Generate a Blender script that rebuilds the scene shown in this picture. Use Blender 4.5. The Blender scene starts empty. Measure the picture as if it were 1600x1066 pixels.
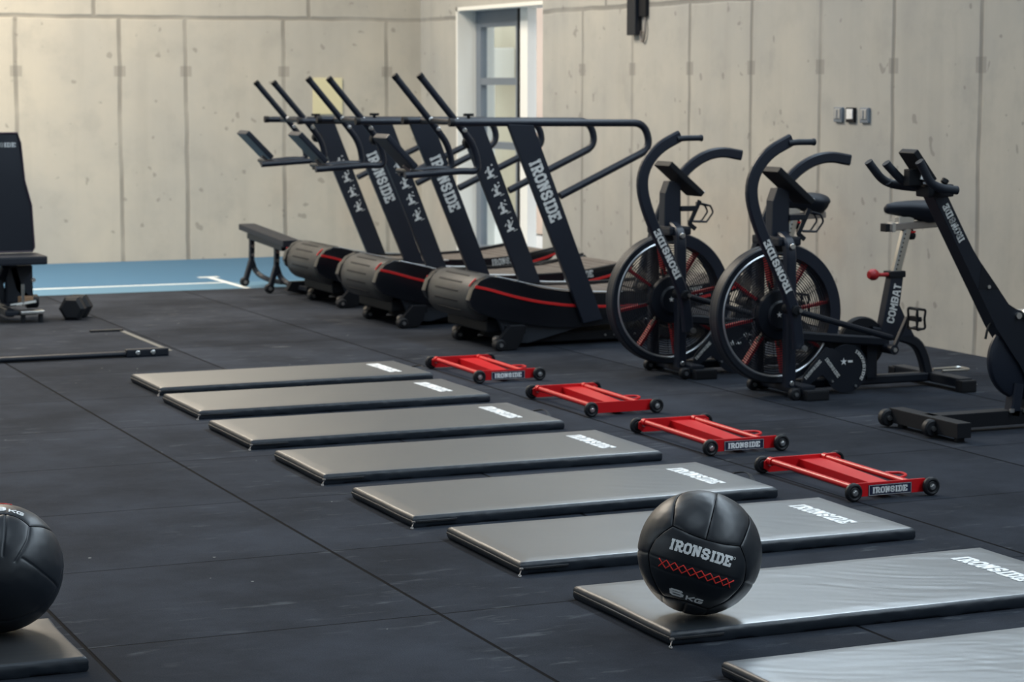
import bpy, bmesh, math, random
from mathutils import Vector, Matrix, noise, kdtree
random.seed(4)
C = bpy.context.scene.collection
S = bpy.context.scene
PI = math.pi
# ------------------------------------------------------------------ camera
cam_d = bpy.data.cameras.new('camera'); cam = bpy.data.objects.new('camera', cam_d); C.objects.link(cam)
cam.location = (0, 0, 1.5)
cam.rotation_euler = (PI/2 - math.atan(403/3553), 0, -math.atan(1540/3553))
cam_d.sensor_width = 36; cam_d.lens = 36*3553/1600; cam_d.clip_end = 200
cam_d.dof.use_dof = True; cam_d.dof.focus_distance = 6.35; cam_d.dof.aperture_fstop = 7.5
S.camera = cam
# ------------------------------------------------------------------ world, exposure
S.view_settings.view_transform = 'Standard'; S.view_settings.look = 'None'
S.view_settings.gamma = 1; S.view_settings.use_curve_mapping = False
S.view_settings.exposure = 0.33
w = bpy.data.worlds.new('daylight'); S.world = w; w.use_nodes = True
bg = w.node_tree.nodes['Background']; bg.inputs[0].default_value = (.86, .93, 1, 1); bg.inputs[1].default_value = 1.7
# ------------------------------------------------------------------ lights
def area(name, loc, rot, sx, sy, power, col, spread=PI):
    l = bpy.data.lights.new(name, 'AREA'); l.shape = 'RECTANGLE'; l.size = sx; l.size_y = sy
    l.energy = power; l.color = col; l.spread = spread
    o = bpy.data.objects.new(name, l); C.objects.link(o); o.location = loc; o.rotation_euler = rot
    return o
COOL = (.72, .87, 1.0)
# unseen clerestory on the right, fill lamps added left and behind camera, ceiling panels
area('clerestory_daylight_right', (7.25, 5.2, 4.7), (0, math.radians(66), 0), 1.9, 17, 1000, COOL)
area('added_fill_left', (-7.6, 11, 3.8), (0, math.radians(-80), 0), 2.4, 14, 170, COOL)
area('added_fill_rear', (1, -5.6, 3.6), (math.radians(78), 0, 0), 11, 2.4, 60, COOL)
for (x, y, p, c_) in [(1.5, 4.0, 60, COOL), (1.5, 10.0, 60, COOL), (1.0, 15.8, 480, (1, .90, .76)), (3.1, 16.0, 330, (1, .87, .70))]:
    area('ceiling_panel_lamp', (x, y, 6.1), (0, 0, 0), 1.4, 3.0, p, c_)

# ------------------------------------------------------------------ node helpers
def mat(name, col, rough=.5, metal=0., spec=.5, bump=None, mott=None, coat=0):
    m = bpy.data.materials.new(name); m.use_nodes = True
    nt = m.node_tree; b = nt.nodes['Principled BSDF']
    b.inputs['Base Color'].default_value = (*col, 1); b.inputs['Roughness'].default_value = rough
    b.inputs['Metallic'].default_value = metal; b.inputs['Specular IOR Level'].default_value = spec
    b.inputs['Coat Weight'].default_value = coat
    tc = nt.nodes.new('ShaderNodeTexCoord')
    if mott:                                  # (scale, amount)
        n = nt.nodes.new('ShaderNodeTexNoise'); n.inputs['Scale'].default_value = mott[0]; n.inputs['Detail'].default_value = 6
        nt.links.new(tc.outputs['Object'], n.inputs['Vector'])
        r = nt.nodes.new('ShaderNodeMapRange'); r.inputs[1].default_value = .3; r.inputs[2].default_value = .7
        r.inputs[3].default_value = 1-mott[1]; r.inputs[4].default_value = 1+mott[1]
        nt.links.new(n.outputs[0], r.inputs[0])
        mx = nt.nodes.new('ShaderNodeVectorMath'); mx.operation = 'SCALE'; mx.inputs[0].default_value = col
        nt.links.new(r.outputs[0], mx.inputs['Scale']); nt.links.new(mx.outputs[0], b.inputs['Base Color'])
    if bump:                                  # (scale, strength, distance)
        n = nt.nodes.new('ShaderNodeTexNoise'); n.inputs['Scale'].default_value = bump[0]; n.inputs['Detail'].default_value = 5
        nt.links.new(tc.outputs['Object'], n.inputs['Vector'])
        bp = nt.nodes.new('ShaderNodeBump'); bp.inputs['Strength'].default_value = bump[1]; bp.inputs['Distance'].default_value = bump[2]
        nt.links.new(n.outputs[0], bp.inputs['Height']); nt.links.new(bp.outputs[0], b.inputs['Normal'])
    return m
class NG:
    """small wrapper to write math on node sockets"""
    def __init__(s, m): s.nt = m.node_tree; s.b = s.nt.nodes['Principled BSDF']
    def node(s, t, **k):
        n = s.nt.nodes.new(t)
        for a, v in k.items(): setattr(n, a, v)
        return n
    def put(s, sock, v):
        if isinstance(v, (int, float)): sock.default_value = v
        elif isinstance(v, tuple): sock.default_value = v if len(v) != 3 or sock.type == 'VECTOR' else (*v, 1)
        else: s.nt.links.new(v, sock)
    def m(s, op, a, b=0., c=0.):
        n = s.node('ShaderNodeMath', operation=op)
        s.put(n.inputs[0], a); s.put(n.inputs[1], b); s.put(n.inputs[2], c); return n.outputs[0]
    def pos(s):
        g = s.node('ShaderNodeNewGeometry'); q = s.node('ShaderNodeSeparateXYZ'); s.nt.links.new(g.outputs['Position'], q.inputs[0])
        return g.outputs['Position'], q.outputs
    def noise(s, vec, scale, detail=4, rough=.5, dims=None):
        mp = s.node('ShaderNodeMapping'); s.nt.links.new(vec, mp.inputs[0])
        mp.inputs['Scale'].default_value = scale if isinstance(scale, tuple) else (scale,)*3
        n = s.node('ShaderNodeTexNoise'); s.nt.links.new(mp.outputs[0], n.inputs['Vector'])
        n.inputs['Scale'].default_value = 1; n.inputs['Detail'].default_value = detail; n.inputs['Roughness'].default_value = rough
        return n.outputs[0]
    def ramp(s, v, a, b, lo=0., hi=1.):
        n = s.node('ShaderNodeMapRange', interpolation_type='SMOOTHSTEP')
        s.put(n.inputs[0], v); s.put(n.inputs[1], a); s.put(n.inputs[2], b); s.put(n.inputs[3], lo); s.put(n.inputs[4], hi); return n.outputs[0]
    def mix(s, f, a, b):
        n = s.node('ShaderNodeMix', data_type='RGBA'); s.put(n.inputs[0], f); s.put(n.inputs[6], a); s.put(n.inputs[7], b); return n.outputs[2]
    def near(s, v, x0, wd):                 # 1 on the line x0, fading to 0 at distance wd
        d = s.m('ABSOLUTE', s.m('SUBTRACT', v, x0)); return s.ramp(d, wd*.35, wd, 1., 0.)
    def box(s, v, x0, wd):
        d = s.m('ABSOLUTE', s.m('SUBTRACT', v, x0)); return s.ramp(d, wd*.8, wd, 1., 0.)
    def mx(s, lst):
        r = lst[0]
        for q in lst[1:]: r = s.m('MAXIMUM', r, q)
        return r

def concrete(name, axis, joints, top_joints, top=2.05, base=(.47, .44, .385)):
    m = mat(name, base, .8, spec=.3); g = NG(m); P, q = g.pos(); u = q[axis]; z = q[2]
    us = (3.2, .35) if axis == 0 else (.35, 3.2)
    wob = g.m('MULTIPLY', g.m('SUBTRACT', g.noise(P, 2.5, 3), .5), .03)
    uw = g.m('ADD', u, wob)
    low = g.m('LESS_THAN', z, top)
    j1 = g.m('MULTIPLY', g.mx([g.near(uw, x, .025) for x in joints]), low)
    j2 = g.m('MULTIPLY', g.mx([g.near(uw, x, .025) for x in top_joints]), g.m('SUBTRACT', 1., low))
    j3 = g.near(g.m('ADD', z, wob), top, .024)
    holes = g.m('MULTIPLY', g.mx([g.box(u, x, .055) for x in joints]), g.box(z, 1.6, .05))
    jn = g.mx([j1, j2, j3])
    jn = g.m('MULTIPLY', jn, g.ramp(g.noise(P, 1.7, 3), .3, .6, .45, .95))
    big = g.noise(P, .55, 5, .6); mid = g.noise(P, 3.0, 6, .65); streak = g.noise(P, (5., 5., .45), 5, .6)
    fine = g.noise(P, 38., 3)
    c = g.mix(g.ramp(big, .32, .68), (base[0]*.86, base[1]*.88, base[2]*.90), (base[0]*1.1, base[1]*1.08, base[2]*1.03))
    c = g.mix(g.ramp(streak, .45, .75, 0., .22), c, (base[0]*.62, base[1]*.62, base[2]*.62))
    c = g.mix(g.ramp(mid, .46, .75, 0., .40), c, (base[0]*.66, base[1]*.68, base[2]*.7))
    pits = g.ramp(g.noise(P, (13., 13., 13.), 1, .3), .735, .77, 0., .45)
    c = g.mix(pits, c, (base[0]*.35, base[1]*.35, base[2]*.35))
    rust = g.m('MULTIPLY', g.ramp(g.noise(P, .8, 3), .52, .7), g.ramp(z, 1.1, .2, 0., .35))
    c = g.mix(rust, c, (base[0]*1.02, base[1]*.78, base[2]*.62))
    c = g.mix(g.m('MULTIPLY', holes, .55), c, (base[0]*.5, base[1]*.5, base[2]*.5))
    c = g.mix(g.m('MULTIPLY', jn, .72), c, (base[0]*.38, base[1]*.38, base[2]*.38))
    g.put(g.b.inputs['Base Color'], c)
    bp = g.node('ShaderNodeBump'); bp.inputs['Strength'].default_value = .5; bp.inputs['Distance'].default_value = .01
    h = g.m('SUBTRACT', g.m('MULTIPLY', g.m('ADD', mid, g.m('MULTIPLY', fine, .3)), .25), jn)
    g.put(bp.inputs['Height'], h); g.put(g.b.inputs['Normal'], bp.outputs[0])
    return m
XJ = [-4.2, -3.3, -2.4, -1.5, -.6, .3, 1.2, 2.05, 2.9, 3.76, 4.63, 5.2, 6.07, 7.02]
M = {}
M['wall_back'] = concrete('board_marked_concrete_far', 0, XJ, [.7, 2.5, 4.42, 6.3])
M['wall_right'] = concrete('board_marked_concrete_side', 1, base=(.41, .405, .385), joints=[10.47-.86*k for k in range(1, 18)]+[10.48, 11.35, 12.17, 13.03, 13.88, 14.76, 15.6], top_joints=[2., 4.2, 6.4, 8.6, 10.8, 13.2, 15.2])
M['plain_wall'] = mat('plain_concrete', (.42, .41, .38), .85, mott=(1.5, .1))
M['ceiling'] = mat('ceiling_paint', (.45, .45, .45), .9)
def rubber_floor():
    m = mat('rubber_tile', (.04, .044, .05), .85, spec=.05); g = NG(m); P, q = g.pos()
    def fr(v, o, sp):
        t = g.m('FRACT', g.m('DIVIDE', g.m('SUBTRACT', v, o - sp/2), sp))
        return g.m('MULTIPLY', g.m('ABSOLUTE', g.m('SUBTRACT', t, .5)), sp)
    jx = g.ramp(fr(q[0], 1.318, 1.0125), .0035, .0075, 1., 0.)
    jy = g.ramp(fr(q[1], 5.895, .9525), .002, .005, 1., 0.)
    j = g.mx([jx, g.m('MULTIPLY', jy, .8)])
    dn = g.m('ADD', g.m('MULTIPLY', g.m('FLOOR', g.m('DIVIDE', g.m('SUBTRACT', q[0], 1.318), 1.0125)), 7.31), g.m('MULTIPLY', g.m('FLOOR', g.m('DIVIDE', g.m('SUBTRACT', q[1], 5.895), .9525)), 3.77))
    wn = g.node('ShaderNodeTexWhiteNoise', noise_dimensions='1D'); g.put(wn.inputs['W'], dn)
    tile = g.ramp(wn.outputs[0], 0., 1., .88, 1.12)
    big = g.ramp(g.noise(P, 1.3, 7, .7), .3, .7, .66, 1.34)
    grain = g.ramp(g.noise(P, 260., 2, .8), .35, .65, .82, 1.18)
    k = g.m('MULTIPLY', g.m('MULTIPLY', tile, big), grain)
    sc = g.node('ShaderNodeVectorMath', operation='SCALE'); sc.inputs[0].default_value = (.0245, .0285, .037); g.put(sc.inputs['Scale'], k)
    c = sc.outputs[0]
    smear = g.m('MULTIPLY', g.ramp(g.noise(P, (5., 17., 1.), 4, .6), .57, .72, 0., .40), g.ramp(g.noise(P, .9, 2), .42, .6))
    c = g.mix(smear, c, (.13, .14, .15))
    vo = g.node('ShaderNodeTexVoronoi'); vo.inputs['Scale'].default_value = 7.5; g.nt.links.new(P, vo.inputs['Vector'])
    sel = g.node('ShaderNodeSeparateColor'); g.nt.links.new(vo.outputs['Color'], sel.inputs[0])
    chip = g.m('MULTIPLY', g.m('LESS_THAN', vo.outputs['Distance'], g.m('MULTIPLY', sel.outputs[1], .045)), g.m('GREATER_THAN', sel.outputs[0], .5))
    c = g.mix(g.m('MULTIPLY', chip, .6), c, (.36, .36, .34))
    c = g.mix(j, c, (.002, .002, .003))
    g.put(g.b.inputs['Base Color'], c)
    bp = g.node('ShaderNodeBump'); bp.inputs['Strength'].default_value = .6; bp.inputs['Distance'].default_value = .004
    g.put(bp.inputs['Height'], g.m('SUBTRACT', g.m('MULTIPLY', g.noise(P, 220., 2), .35), g.m('MULTIPLY', j, 1.5))); g.put(g.b.inputs['Normal'], bp.outputs[0])
    return m
M['floor'] = rubber_floor()
def court():
    m = mat('blue_court', (.10, .21, .33), .6, spec=.15); g = NG(m); P, q = g.pos()
    l1 = g.m('MULTIPLY', g.near(q[1], 16.66, .045), g.m('LESS_THAN', q[0], 4.87))
    l2 = g.m('MULTIPLY', g.near(q[0], 4.86, .035), g.m('MULTIPLY', g.m('LESS_THAN', q[1], 17.2), g.m('GREATER_THAN', q[1], 15.)))
    l3 = g.m('MULTIPLY', g.near(q[1], 17.17, .06), g.box(q[0], 4.86, .09))
    ln = g.mx([l1, l2, l3])
    zone = g.m('LESS_THAN', q[1], 16.66)
    c = g.mix(zone, (.050, .125, .215), (.09, .18, .26))
    c = g.mix(g.m('MULTIPLY', g.noise(P, 1.4, 4), .3), c, (.07, .17, .28))
    c = g.mix(ln, c, (.62, .66, .66)); g.put(g.b.inputs['Base Color'], c)
    return m
M['court'] = court()
M['black'] = mat('black_powder_coat', (.006, .009, .016), .45, spec=.38, bump=(300, .15, .001))
M['steelblue'] = mat('dark_blue_grey_coat', (.0085, .0125, .023), .42, spec=.4, bump=(260, .12, .001))
M['matte'] = mat('matte_black_plastic', (.006, .007, .010), .6, spec=.25)
M['gloss'] = mat('gloss_black_plastic', (.006, .007, .01), .22, spec=.5)
M['rubber'] = mat('black_rubber', (.009, .010, .013), .55, spec=.3)
M['grip'] = mat('foam_grip', (.010, .014, .022), .62, spec=.35, bump=(180, .2, .001))
M['chrome'] = mat('brushed_steel', (.62, .61, .58), .28, metal=1)
M['bolt'] = mat('zinc_bolt', (.75, .75, .74), .3, metal=1)
M['alu'] = mat('anodised_rail', (.30, .27, .25), .45, metal=.7)
M['silver'] = mat('satin_trim', (.55, .57, .60), .32, metal=.9)
M['red'] = mat('red_enamel', (.55, .006, .010), .34, spec=.5, bump=(40, .05, .002))
M['redline'] = mat('red_stripe', (.58, .010, .01), .45)
M['fanred'] = mat('red_fan_blade', (.34, .010, .014), .45)
M['redthread'] = mat('red_cord', (.75, .03, .02), .6)
M['white'] = mat('white_print', (.80, .81, .81), .6, mott=(60, .15))
M['print'] = mat('grey_white_print', (.62, .62, .60), .6, mott=(60, .2))
M['navy'] = mat('navy_badge', (.012, .016, .045), .4)
M['vinyl'] = mat('black_vinyl', (.020, .027, .034), .35, spec=1.0, bump=(9, .10, .01)); M['vinyl'].node_tree.nodes['Principled BSDF'].inputs['IOR'].default_value = 2.4
M['vinyl_side'] = mat('black_vinyl_side', (.014, .019, .027), .42, spec=.45, bump=(30, .25, .004))
M['dull'] = mat('matte_vinyl', (.026, .027, .029), .5, spec=.35)
M['zip'] = mat('zip_tape', (.012, .013, .016), .6, bump=(420, .6, .002))
M['ball'] = mat('ball_leather', (.009, .012, .017), .42, spec=.42, bump=(150, .10, .001), coat=.0)
M['seam'] = mat('seam_thread', (.003, .003, .004), .95, spec=.02)
M['belt'] = mat('slat_belt', (.12, .105, .095), .62, spec=.35, mott=(14, .15))
M['cowl'] = mat('grey_ribbed_cowl', (.036, .037, .038), .5, spec=.45, mott=(12, .1))
M['panel'] = mat('slate_side_panel', (.020, .026, .036), .5)
M['pad'] = mat('bench_upholstery', (.011, .014, .022), .55, spec=.35, bump=(90, .1, .002))
M['padtrim'] = mat('plum_piping', (.045, .030, .050), .5)
M['wood'] = mat('tan_block', (.30, .17, .09), .6)
M['frame'] = mat('grey_window_frame', (.16, .19, .23), .5)
M['reveal'] = mat('white_plaster', (.78, .78, .74), .8)
M['bright'] = mat('white_render', (.85, .86, .84), .7)
M['outwall'] = mat('tan_outside_wall', (.50, .43, .31), .85, mott=(1.2, .12))
M['pinkwall'] = mat('pale_pink_outside_wall', (.62, .47, .37), .85, mott=(1.6, .12))
M['cream'] = mat('cream_board', (.62, .57, .36), .7)
M['lit_seam'] = mat('seam_light_tone', (.11, .11, .10), .7)  # pale tone that paints the light caught on a floor seam
M['iron'] = mat('cast_hex_rubber', (.010, .011, .014), .6, spec=.3, bump=(60, .1, .002))
M['green'] = mat('pale_green_board', (.45, .50, .36), .8)
gl = bpy.data.materials.new('window_glass'); gl.use_nodes = True; M['glass'] = gl
nt = gl.node_tree; nt.nodes.clear(); o_ = nt.nodes.new('ShaderNodeOutputMaterial'); t_ = nt.nodes.new('ShaderNodeBsdfTransparent'); g_ = nt.nodes.new('ShaderNodeBsdfGlossy'); f_ = nt.nodes.new('ShaderNodeFresnel'); x_ = nt.nodes.new('ShaderNodeMixShader')
g_.inputs['Roughness'].default_value = .03; t_.inputs[0].default_value = (.93, .96, .96, 1)
x_.inputs[0].default_value = .06; nt.links.new(t_.outputs[0], x_.inputs[1]); nt.links.new(g_.outputs[0], x_.inputs[2]); nt.links.new(x_.outputs[0], o_.inputs[0])

# ------------------------------------------------------------------ mesh helpers
def fin(name, bm, m, parent=None, smooth=False, ang=35):
    me = bpy.data.meshes.new(name); bmesh.ops.recalc_face_normals(bm, faces=bm.faces); bm.to_mesh(me); bm.free()
    for k in (m if isinstance(m, (list, tuple)) else [m]): me.materials.append(k)
    o = bpy.data.objects.new(name, me); C.objects.link(o)
    if parent: o.parent = parent
    if smooth:
        for p in me.polygons: p.use_smooth = True
        if ang < 180: me.set_sharp_from_angle(angle=math.radians(ang))
    return o
def B(): return bmesh.new()
def box(bm, x0, x1, y0, y1, z0, z1, bev=0., mtx=None, mi=0):
    r = bmesh.ops.create_cube(bm, size=1)
    vs = r['verts']
    for v in vs: v.co = Vector(((x0+x1)/2 + v.co.x*(x1-x0), (y0+y1)/2 + v.co.y*(y1-y0), (z0+z1)/2 + v.co.z*(z1-z0)))
    fs = list({f for v in vs for f in v.link_faces})
    if bev:
        es = list({e for v in vs for e in v.link_edges})
        rr = bmesh.ops.bevel(bm, geom=es, offset=bev, segments=2, affect='EDGES', profile=.7)
        vs = list({v for f in rr['faces'] for v in f.verts} | {v for v in vs if v.is_valid})
    if mtx: bmesh.ops.transform(bm, matrix=mtx, verts=[v for v in vs if v.is_valid])
    for v in vs:
        if v.is_valid:
            for f in v.link_faces: f.material_index = mi
def prism(bm, prof, y0, y1, ax='y', bev=0., mi=0):
    """profile of 2-D points extruded along an axis: 'y' -> (x,z), 'x' -> (y,z), 'z' -> (x,y)"""
    def P(p, t): return {'y': (p[0], t, p[1]), 'x': (t, p[0], p[1]), 'z': (p[0], p[1], t)}[ax]
    a = [bm.verts.new(P(p, y0)) for p in prof]; b = [bm.verts.new(P(p, y1)) for p in prof]; n = len(prof)
    fs = [bm.faces.new(a), bm.faces.new(b[::-1])]
    for i in range(n): fs.append(bm.faces.new((a[i], a[(i+1) % n], b[(i+1) % n], b[i])))
    for f in fs: f.material_index = mi
    if bev:
        es = {e for f in fs[:2] for e in f.edges}
        bmesh.ops.bevel(bm, geom=list(es), offset=bev, segments=2, affect='EDGES', profile=.7)
def cyl(bm, p0, p1, r, seg=24, r2=None, bev=0., mi=0):
    p0, p1 = Vector(p0), Vector(p1); d = p1-p0; q = d.to_track_quat('Z', 'Y').to_matrix().to_4x4()
    r2 = r if r2 is None else r2; L = d.length
    prof = [(0, 0), (r-bev, 0), (r, bev), (r2, L-bev), (r2-bev, L), (0, L)] if bev else [(0, 0), (r, 0), (r2, L), (0, L)]
    lathe(bm, prof, Matrix.Translation(p0) @ q, seg, mi)
def lathe(bm, prof, mtx, seg=32, mi=0, a0=0, a1=2*PI):
    full = abs(a1-a0-2*PI) < 1e-6; n = seg if full else seg+1; rings = []
    for (r, z) in prof:
        if r < 1e-9: rings.append([bm.verts.new(mtx @ Vector((0, 0, z)))])
        else: rings.append([bm.verts.new(mtx @ Vector((r*math.cos(a0+(a1-a0)*k/seg), r*math.sin(a0+(a1-a0)*k/seg), z))) for k in range(n)])
    for A, D in zip(rings, rings[1:]):
        for k in range(seg):
            j = (k+1) % n
            if not full and k+1 >= n: continue
            q = [A[k % len(A)] if len(A) > 1 else A[0], A[j] if len(A) > 1 else A[0], D[j] if len(D) > 1 else D[0], D[k] if len(D) > 1 else D[0]]
            u = []
            for v in q:
                if v not in u: u.append(v)
            if len(u) > 2:
                f = bm.faces.new(u); f.material_index = mi
def smooth_path(pts, it=2, closed=False):
    P = [Vector(p) for p in pts]
    for _ in range(it):
        Q = [] if closed else [P[0]]
        n = len(P)
        for i in range(n if closed else n-1):
            a, b = P[i], P[(i+1) % n]; Q += [a*.75+b*.25, a*.25+b*.75]
        if not closed: Q.append(P[-1])
        P = Q
    return P
def fillet(pts, r, seg=6):
    P = [Vector(p) for p in pts]; out = [P[0]]
    for i in range(1, len(P)-1):
        a, b, c = P[i-1], P[i], P[i+1]; u = (a-b); v = (c-b); k = min(r, u.length*.48, v.length*.48)
        p, q = b+u.normalized()*k, b+v.normalized()*k
        for s in range(seg+1):
            t = s/seg; out.append(p*(1-t)**2 + b*2*t*(1-t) + q*t*t)
    out.append(P[-1]); return out
def sweep(bm, pts, sec, closed=False, up=None, cap=True, mi=0, scale=None):
    """sweep a 2-D section (list of (a,b)) along pts; up fixes b's direction when given"""
    P = [Vector(p) for p in pts]; n = len(P); rings = []; N = None
    for i in range(n):
        if closed: t = (P[(i+1) % n]-P[i-1]).normalized()
        else: t = (P[min(i+1, n-1)]-P[max(i-1, 0)]).normalized()
        if up is not None: b = Vector(up); b = (b - t*b.dot(t)).normalized()
        elif N is None:
            b = Vector((0, 0, 1)) if abs(t.z) < .9 else Vector((1, 0, 0)); b = (b - t*b.dot(t)).normalized()
        else: b = (N - t*N.dot(t)).normalized()
        N = b; a = t.cross(b); s = scale[i] if scale else 1
        rings.append([bm.verts.new(P[i] + a*(x*s) + b*(y*s)) for x, y in sec])
    m = len(sec)
    for i in range(n if closed else n-1):
        A, D = rings[i], rings[(i+1) % n]
        for k in range(m): bm.faces.new((A[k], A[(k+1) % m], D[(k+1) % m], D[k])).material_index = mi
    if cap and not closed: bm.faces.new(rings[0][::-1]).material_index = mi; bm.faces.new(rings[-1]).material_index = mi
def circ(r, n=12): return [(r*math.cos(2*PI*k/n), r*math.sin(2*PI*k/n)) for k in range(n)]
def rsec(a, b, c=.005):
    a /= 2; b /= 2; return [(a, -b+c), (a, b-c), (a-c, b), (-a+c, b), (-a, b-c), (-a, -b+c), (-a+c, -b), (a-c, -b)]
def tube(bm, pts, r, n=12, closed=False, mi=0, fil=0, cap=True):
    sweep(bm, fillet(pts, fil) if fil else pts, circ(r, n), closed=closed, cap=cap, mi=mi)
def thing(name, label, cat, loc=(0, 0, 0), rz=0, group=None):
    o = bpy.data.objects.new(name, None); C.objects.link(o); o.location = loc; o.rotation_euler = (0, 0, rz); o.empty_display_size = .1
    o['label'] = label; o['category'] = cat
    if group: o['group'] = group
    return o
def tag(o, label, cat, group=None):
    o['label'] = label; o['category'] = cat
    if group: o['group'] = group
    return o
def struct(name, bm, m, parent=None, smooth=False):
    o = fin(name, bm, m, parent, smooth)
    if parent is None: o['kind'] = 'structure'
    return o
def children(o): return [c for c in bpy.data.objects if c.parent == o]
def dup(root, loc, label, rz=None):
    kids = {}
    for c in bpy.data.objects:
        if c.parent: kids.setdefault(c.parent, []).append(c)
    def cp(o, par):
        c = o.copy(); C.objects.link(c)
        if par: c.parent = par
        for k in kids.get(o, []): cp(k, c)
        return c
    r = cp(root, None); r.location = loc; r['label'] = label
    if rz is not None: r.rotation_euler = (0, 0, rz)
    return r

# ------------------------------------------------------------------ lettering
SER = lambda x, y, w=.15: [(x-w, y), (x+w, y)]
GL = {  # centre lines of the strokes on a 1-high letter; second value is the advance
 'I': ([SER(.25, .09, .17), SER(.25, .91, .17), [(.25, .09), (.25, .91)]], .52),
 'R': ([SER(.2, .09, .15), [(.2, .09), (.2, .91)], [(.05, .91), (.5, .91), (.64, .78), (.64, .6), (.5, .47), (.2, .47)], [(.42, .47), (.6, .09), (.76, .09)]], .84),
 'O': ([[(.27, .09), (.13, .25), (.13, .75), (.27, .91), (.5, .91), (.64, .75), (.64, .25), (.5, .09), (.27, .09)]], .8),
 'N': ([SER(.2, .09, .15), [(.2, .09), (.2, .91)], [(.05, .91), (.25, .91), (.62, .12)], [(.62, .09), (.62, .91)], SER(.62, .91, .15)], .86),
 'S': ([[(.62, .68), (.62, .8), (.5, .91), (.26, .91), (.13, .8), (.13, .64), (.26, .53), (.5, .47), (.63, .36), (.63, .2), (.5, .09), (.26, .09), (.13, .2), (.13, .32)]], .8),
 'D': ([[(.05, .09), (.48, .09), (.65, .26), (.65, .74), (.48, .91), (.05, .91)], [(.2, .09), (.2, .91)]], .82),
 'E': ([[(.05, .91), (.64, .91), (.64, .72)], [(.2, .09), (.2, .91)], [(.2, .5), (.48, .5)], [(.05, .09), (.64, .09), (.64, .28)]], .78),
 'C': ([[(.62, .68), (.62, .8), (.5, .91), (.26, .91), (.13, .77), (.13, .23), (.26, .09), (.5, .09), (.62, .2), (.62, .32)]], .78),
 'M': ([[(.12, .0), (.12, .91), (.4, .4), (.68, .91), (.68, .0)]], .85),
 'B': ([[(.12, .09), (.5, .09), (.63, .2), (.63, .4), (.5, .5), (.63, .6), (.63, .8), (.5, .91), (.12, .91), (.12, .09)], [(.12, .5), (.5, .5)]], .8),
 'A': ([[(.1, .0), (.3, .91), (.48, .91), (.68, .0)], [(.2, .33), (.58, .33)]], .8),
 'T': ([[(.05, .91), (.65, .91)], [(.35, .0), (.35, .91)]], .74),
 '6': ([[(1.0, .82), (.95, .91), (.25, .91), (.1, .78), (.1, .22), (.25, .09), (.95, .09), (1.1, .2), (1.1, .42), (.95, .53), (.1, .53)]], 1.28),
 '9': ([[(.2, .18), (.25, .09), (.95, .09), (1.1, .22), (1.1, .78), (.95, .91), (.25, .91), (.1, .8), (.1, .58), (.25, .47), (1.1, .47)]], 1.28),
 'K': ([[(.1, .0), (.1, 1.)], [(.1, .5), (.4, .5), (1.05, .97)], [(.4, .5), (1.05, .03)]], 1.25),
 'G': ([[(1.0, .91), (.25, .91), (.1, .78), (.1, .22), (.25, .09), (.95, .09), (1.05, .2), (1.05, .45), (.6, .45)]], 1.2),
 ' ': ([], .4)}
def strokes(word, wd=.2):
    """quads (lists of 4 2-D points) of a word and its width, letters one unit high"""
    x = 0; Q = []
    for ch in word:
        st, adv = GL[ch]
        for s in st:
            for a, b in zip(s, s[1:]):
                a, b = Vector(a), Vector(b); d = (b-a).normalized(); n = Vector((-d.y, d.x))*wd/2
                e = d*wd*.32 if len(s) > 2 else Vector((0, 0))
                Q.append([(p.x+x, p.y) for p in (a-e+n, a-e-n, b+e-n, b+e+n)])
        x += adv
    return Q, x
def lettering(word, height, fmap, m, parent, length=None, thick=.0006, name='lettering', wd=.2, sub=1):
    """fmap(s, t, d): s along the word 0..length, t up the letter 0..height, d lift off the surface"""
    Q, W = strokes(word, wd); L = length or W*height; kx = L/W; bm = B()
    for q in Q:
        p = [Vector(v) for v in q]
        for i in range(sub):
            a0, a1 = i/sub, (i+1)/sub
            c4 = [p[0].lerp(p[3], a0), p[1].lerp(p[2], a0), p[1].lerp(p[2], a1), p[0].lerp(p[3], a1)]
            lo = [bm.verts.new(fmap(c.x*kx, c.y*height, 0)) for c in c4]; hi = [bm.verts.new(fmap(c.x*kx, c.y*height, thick)) for c in c4]
            bm.faces.new(hi)
            for k in range(4): bm.faces.new((lo[k], lo[(k+1) % 4], hi[(k+1) % 4], hi[k]))
    return fin(name, bm, m, parent)
def flat(o, u, v):
    o, u, v = Vector(o), Vector(u).normalized(), Vector(v).normalized(); n = u.cross(v)
    return lambda s, t, d: o + u*s + v*t + n*d
def star(bm, c, r, ax=(1, 0, 0), ay=(0, 0, 1), d=(0, -.002, 0)):
    c, ax, ay, d = Vector(c), Vector(ax), Vector(ay), Vector(d); vs = []
    for k in range(10):
        q = r if k % 2 == 0 else r*.36; a = PI/2 + k*PI/5; vs.append(c+ax*q*math.cos(a)+ay*q*math.sin(a)+d)
    bm.faces.new([bm.verts.new(v) for v in vs])

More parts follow.
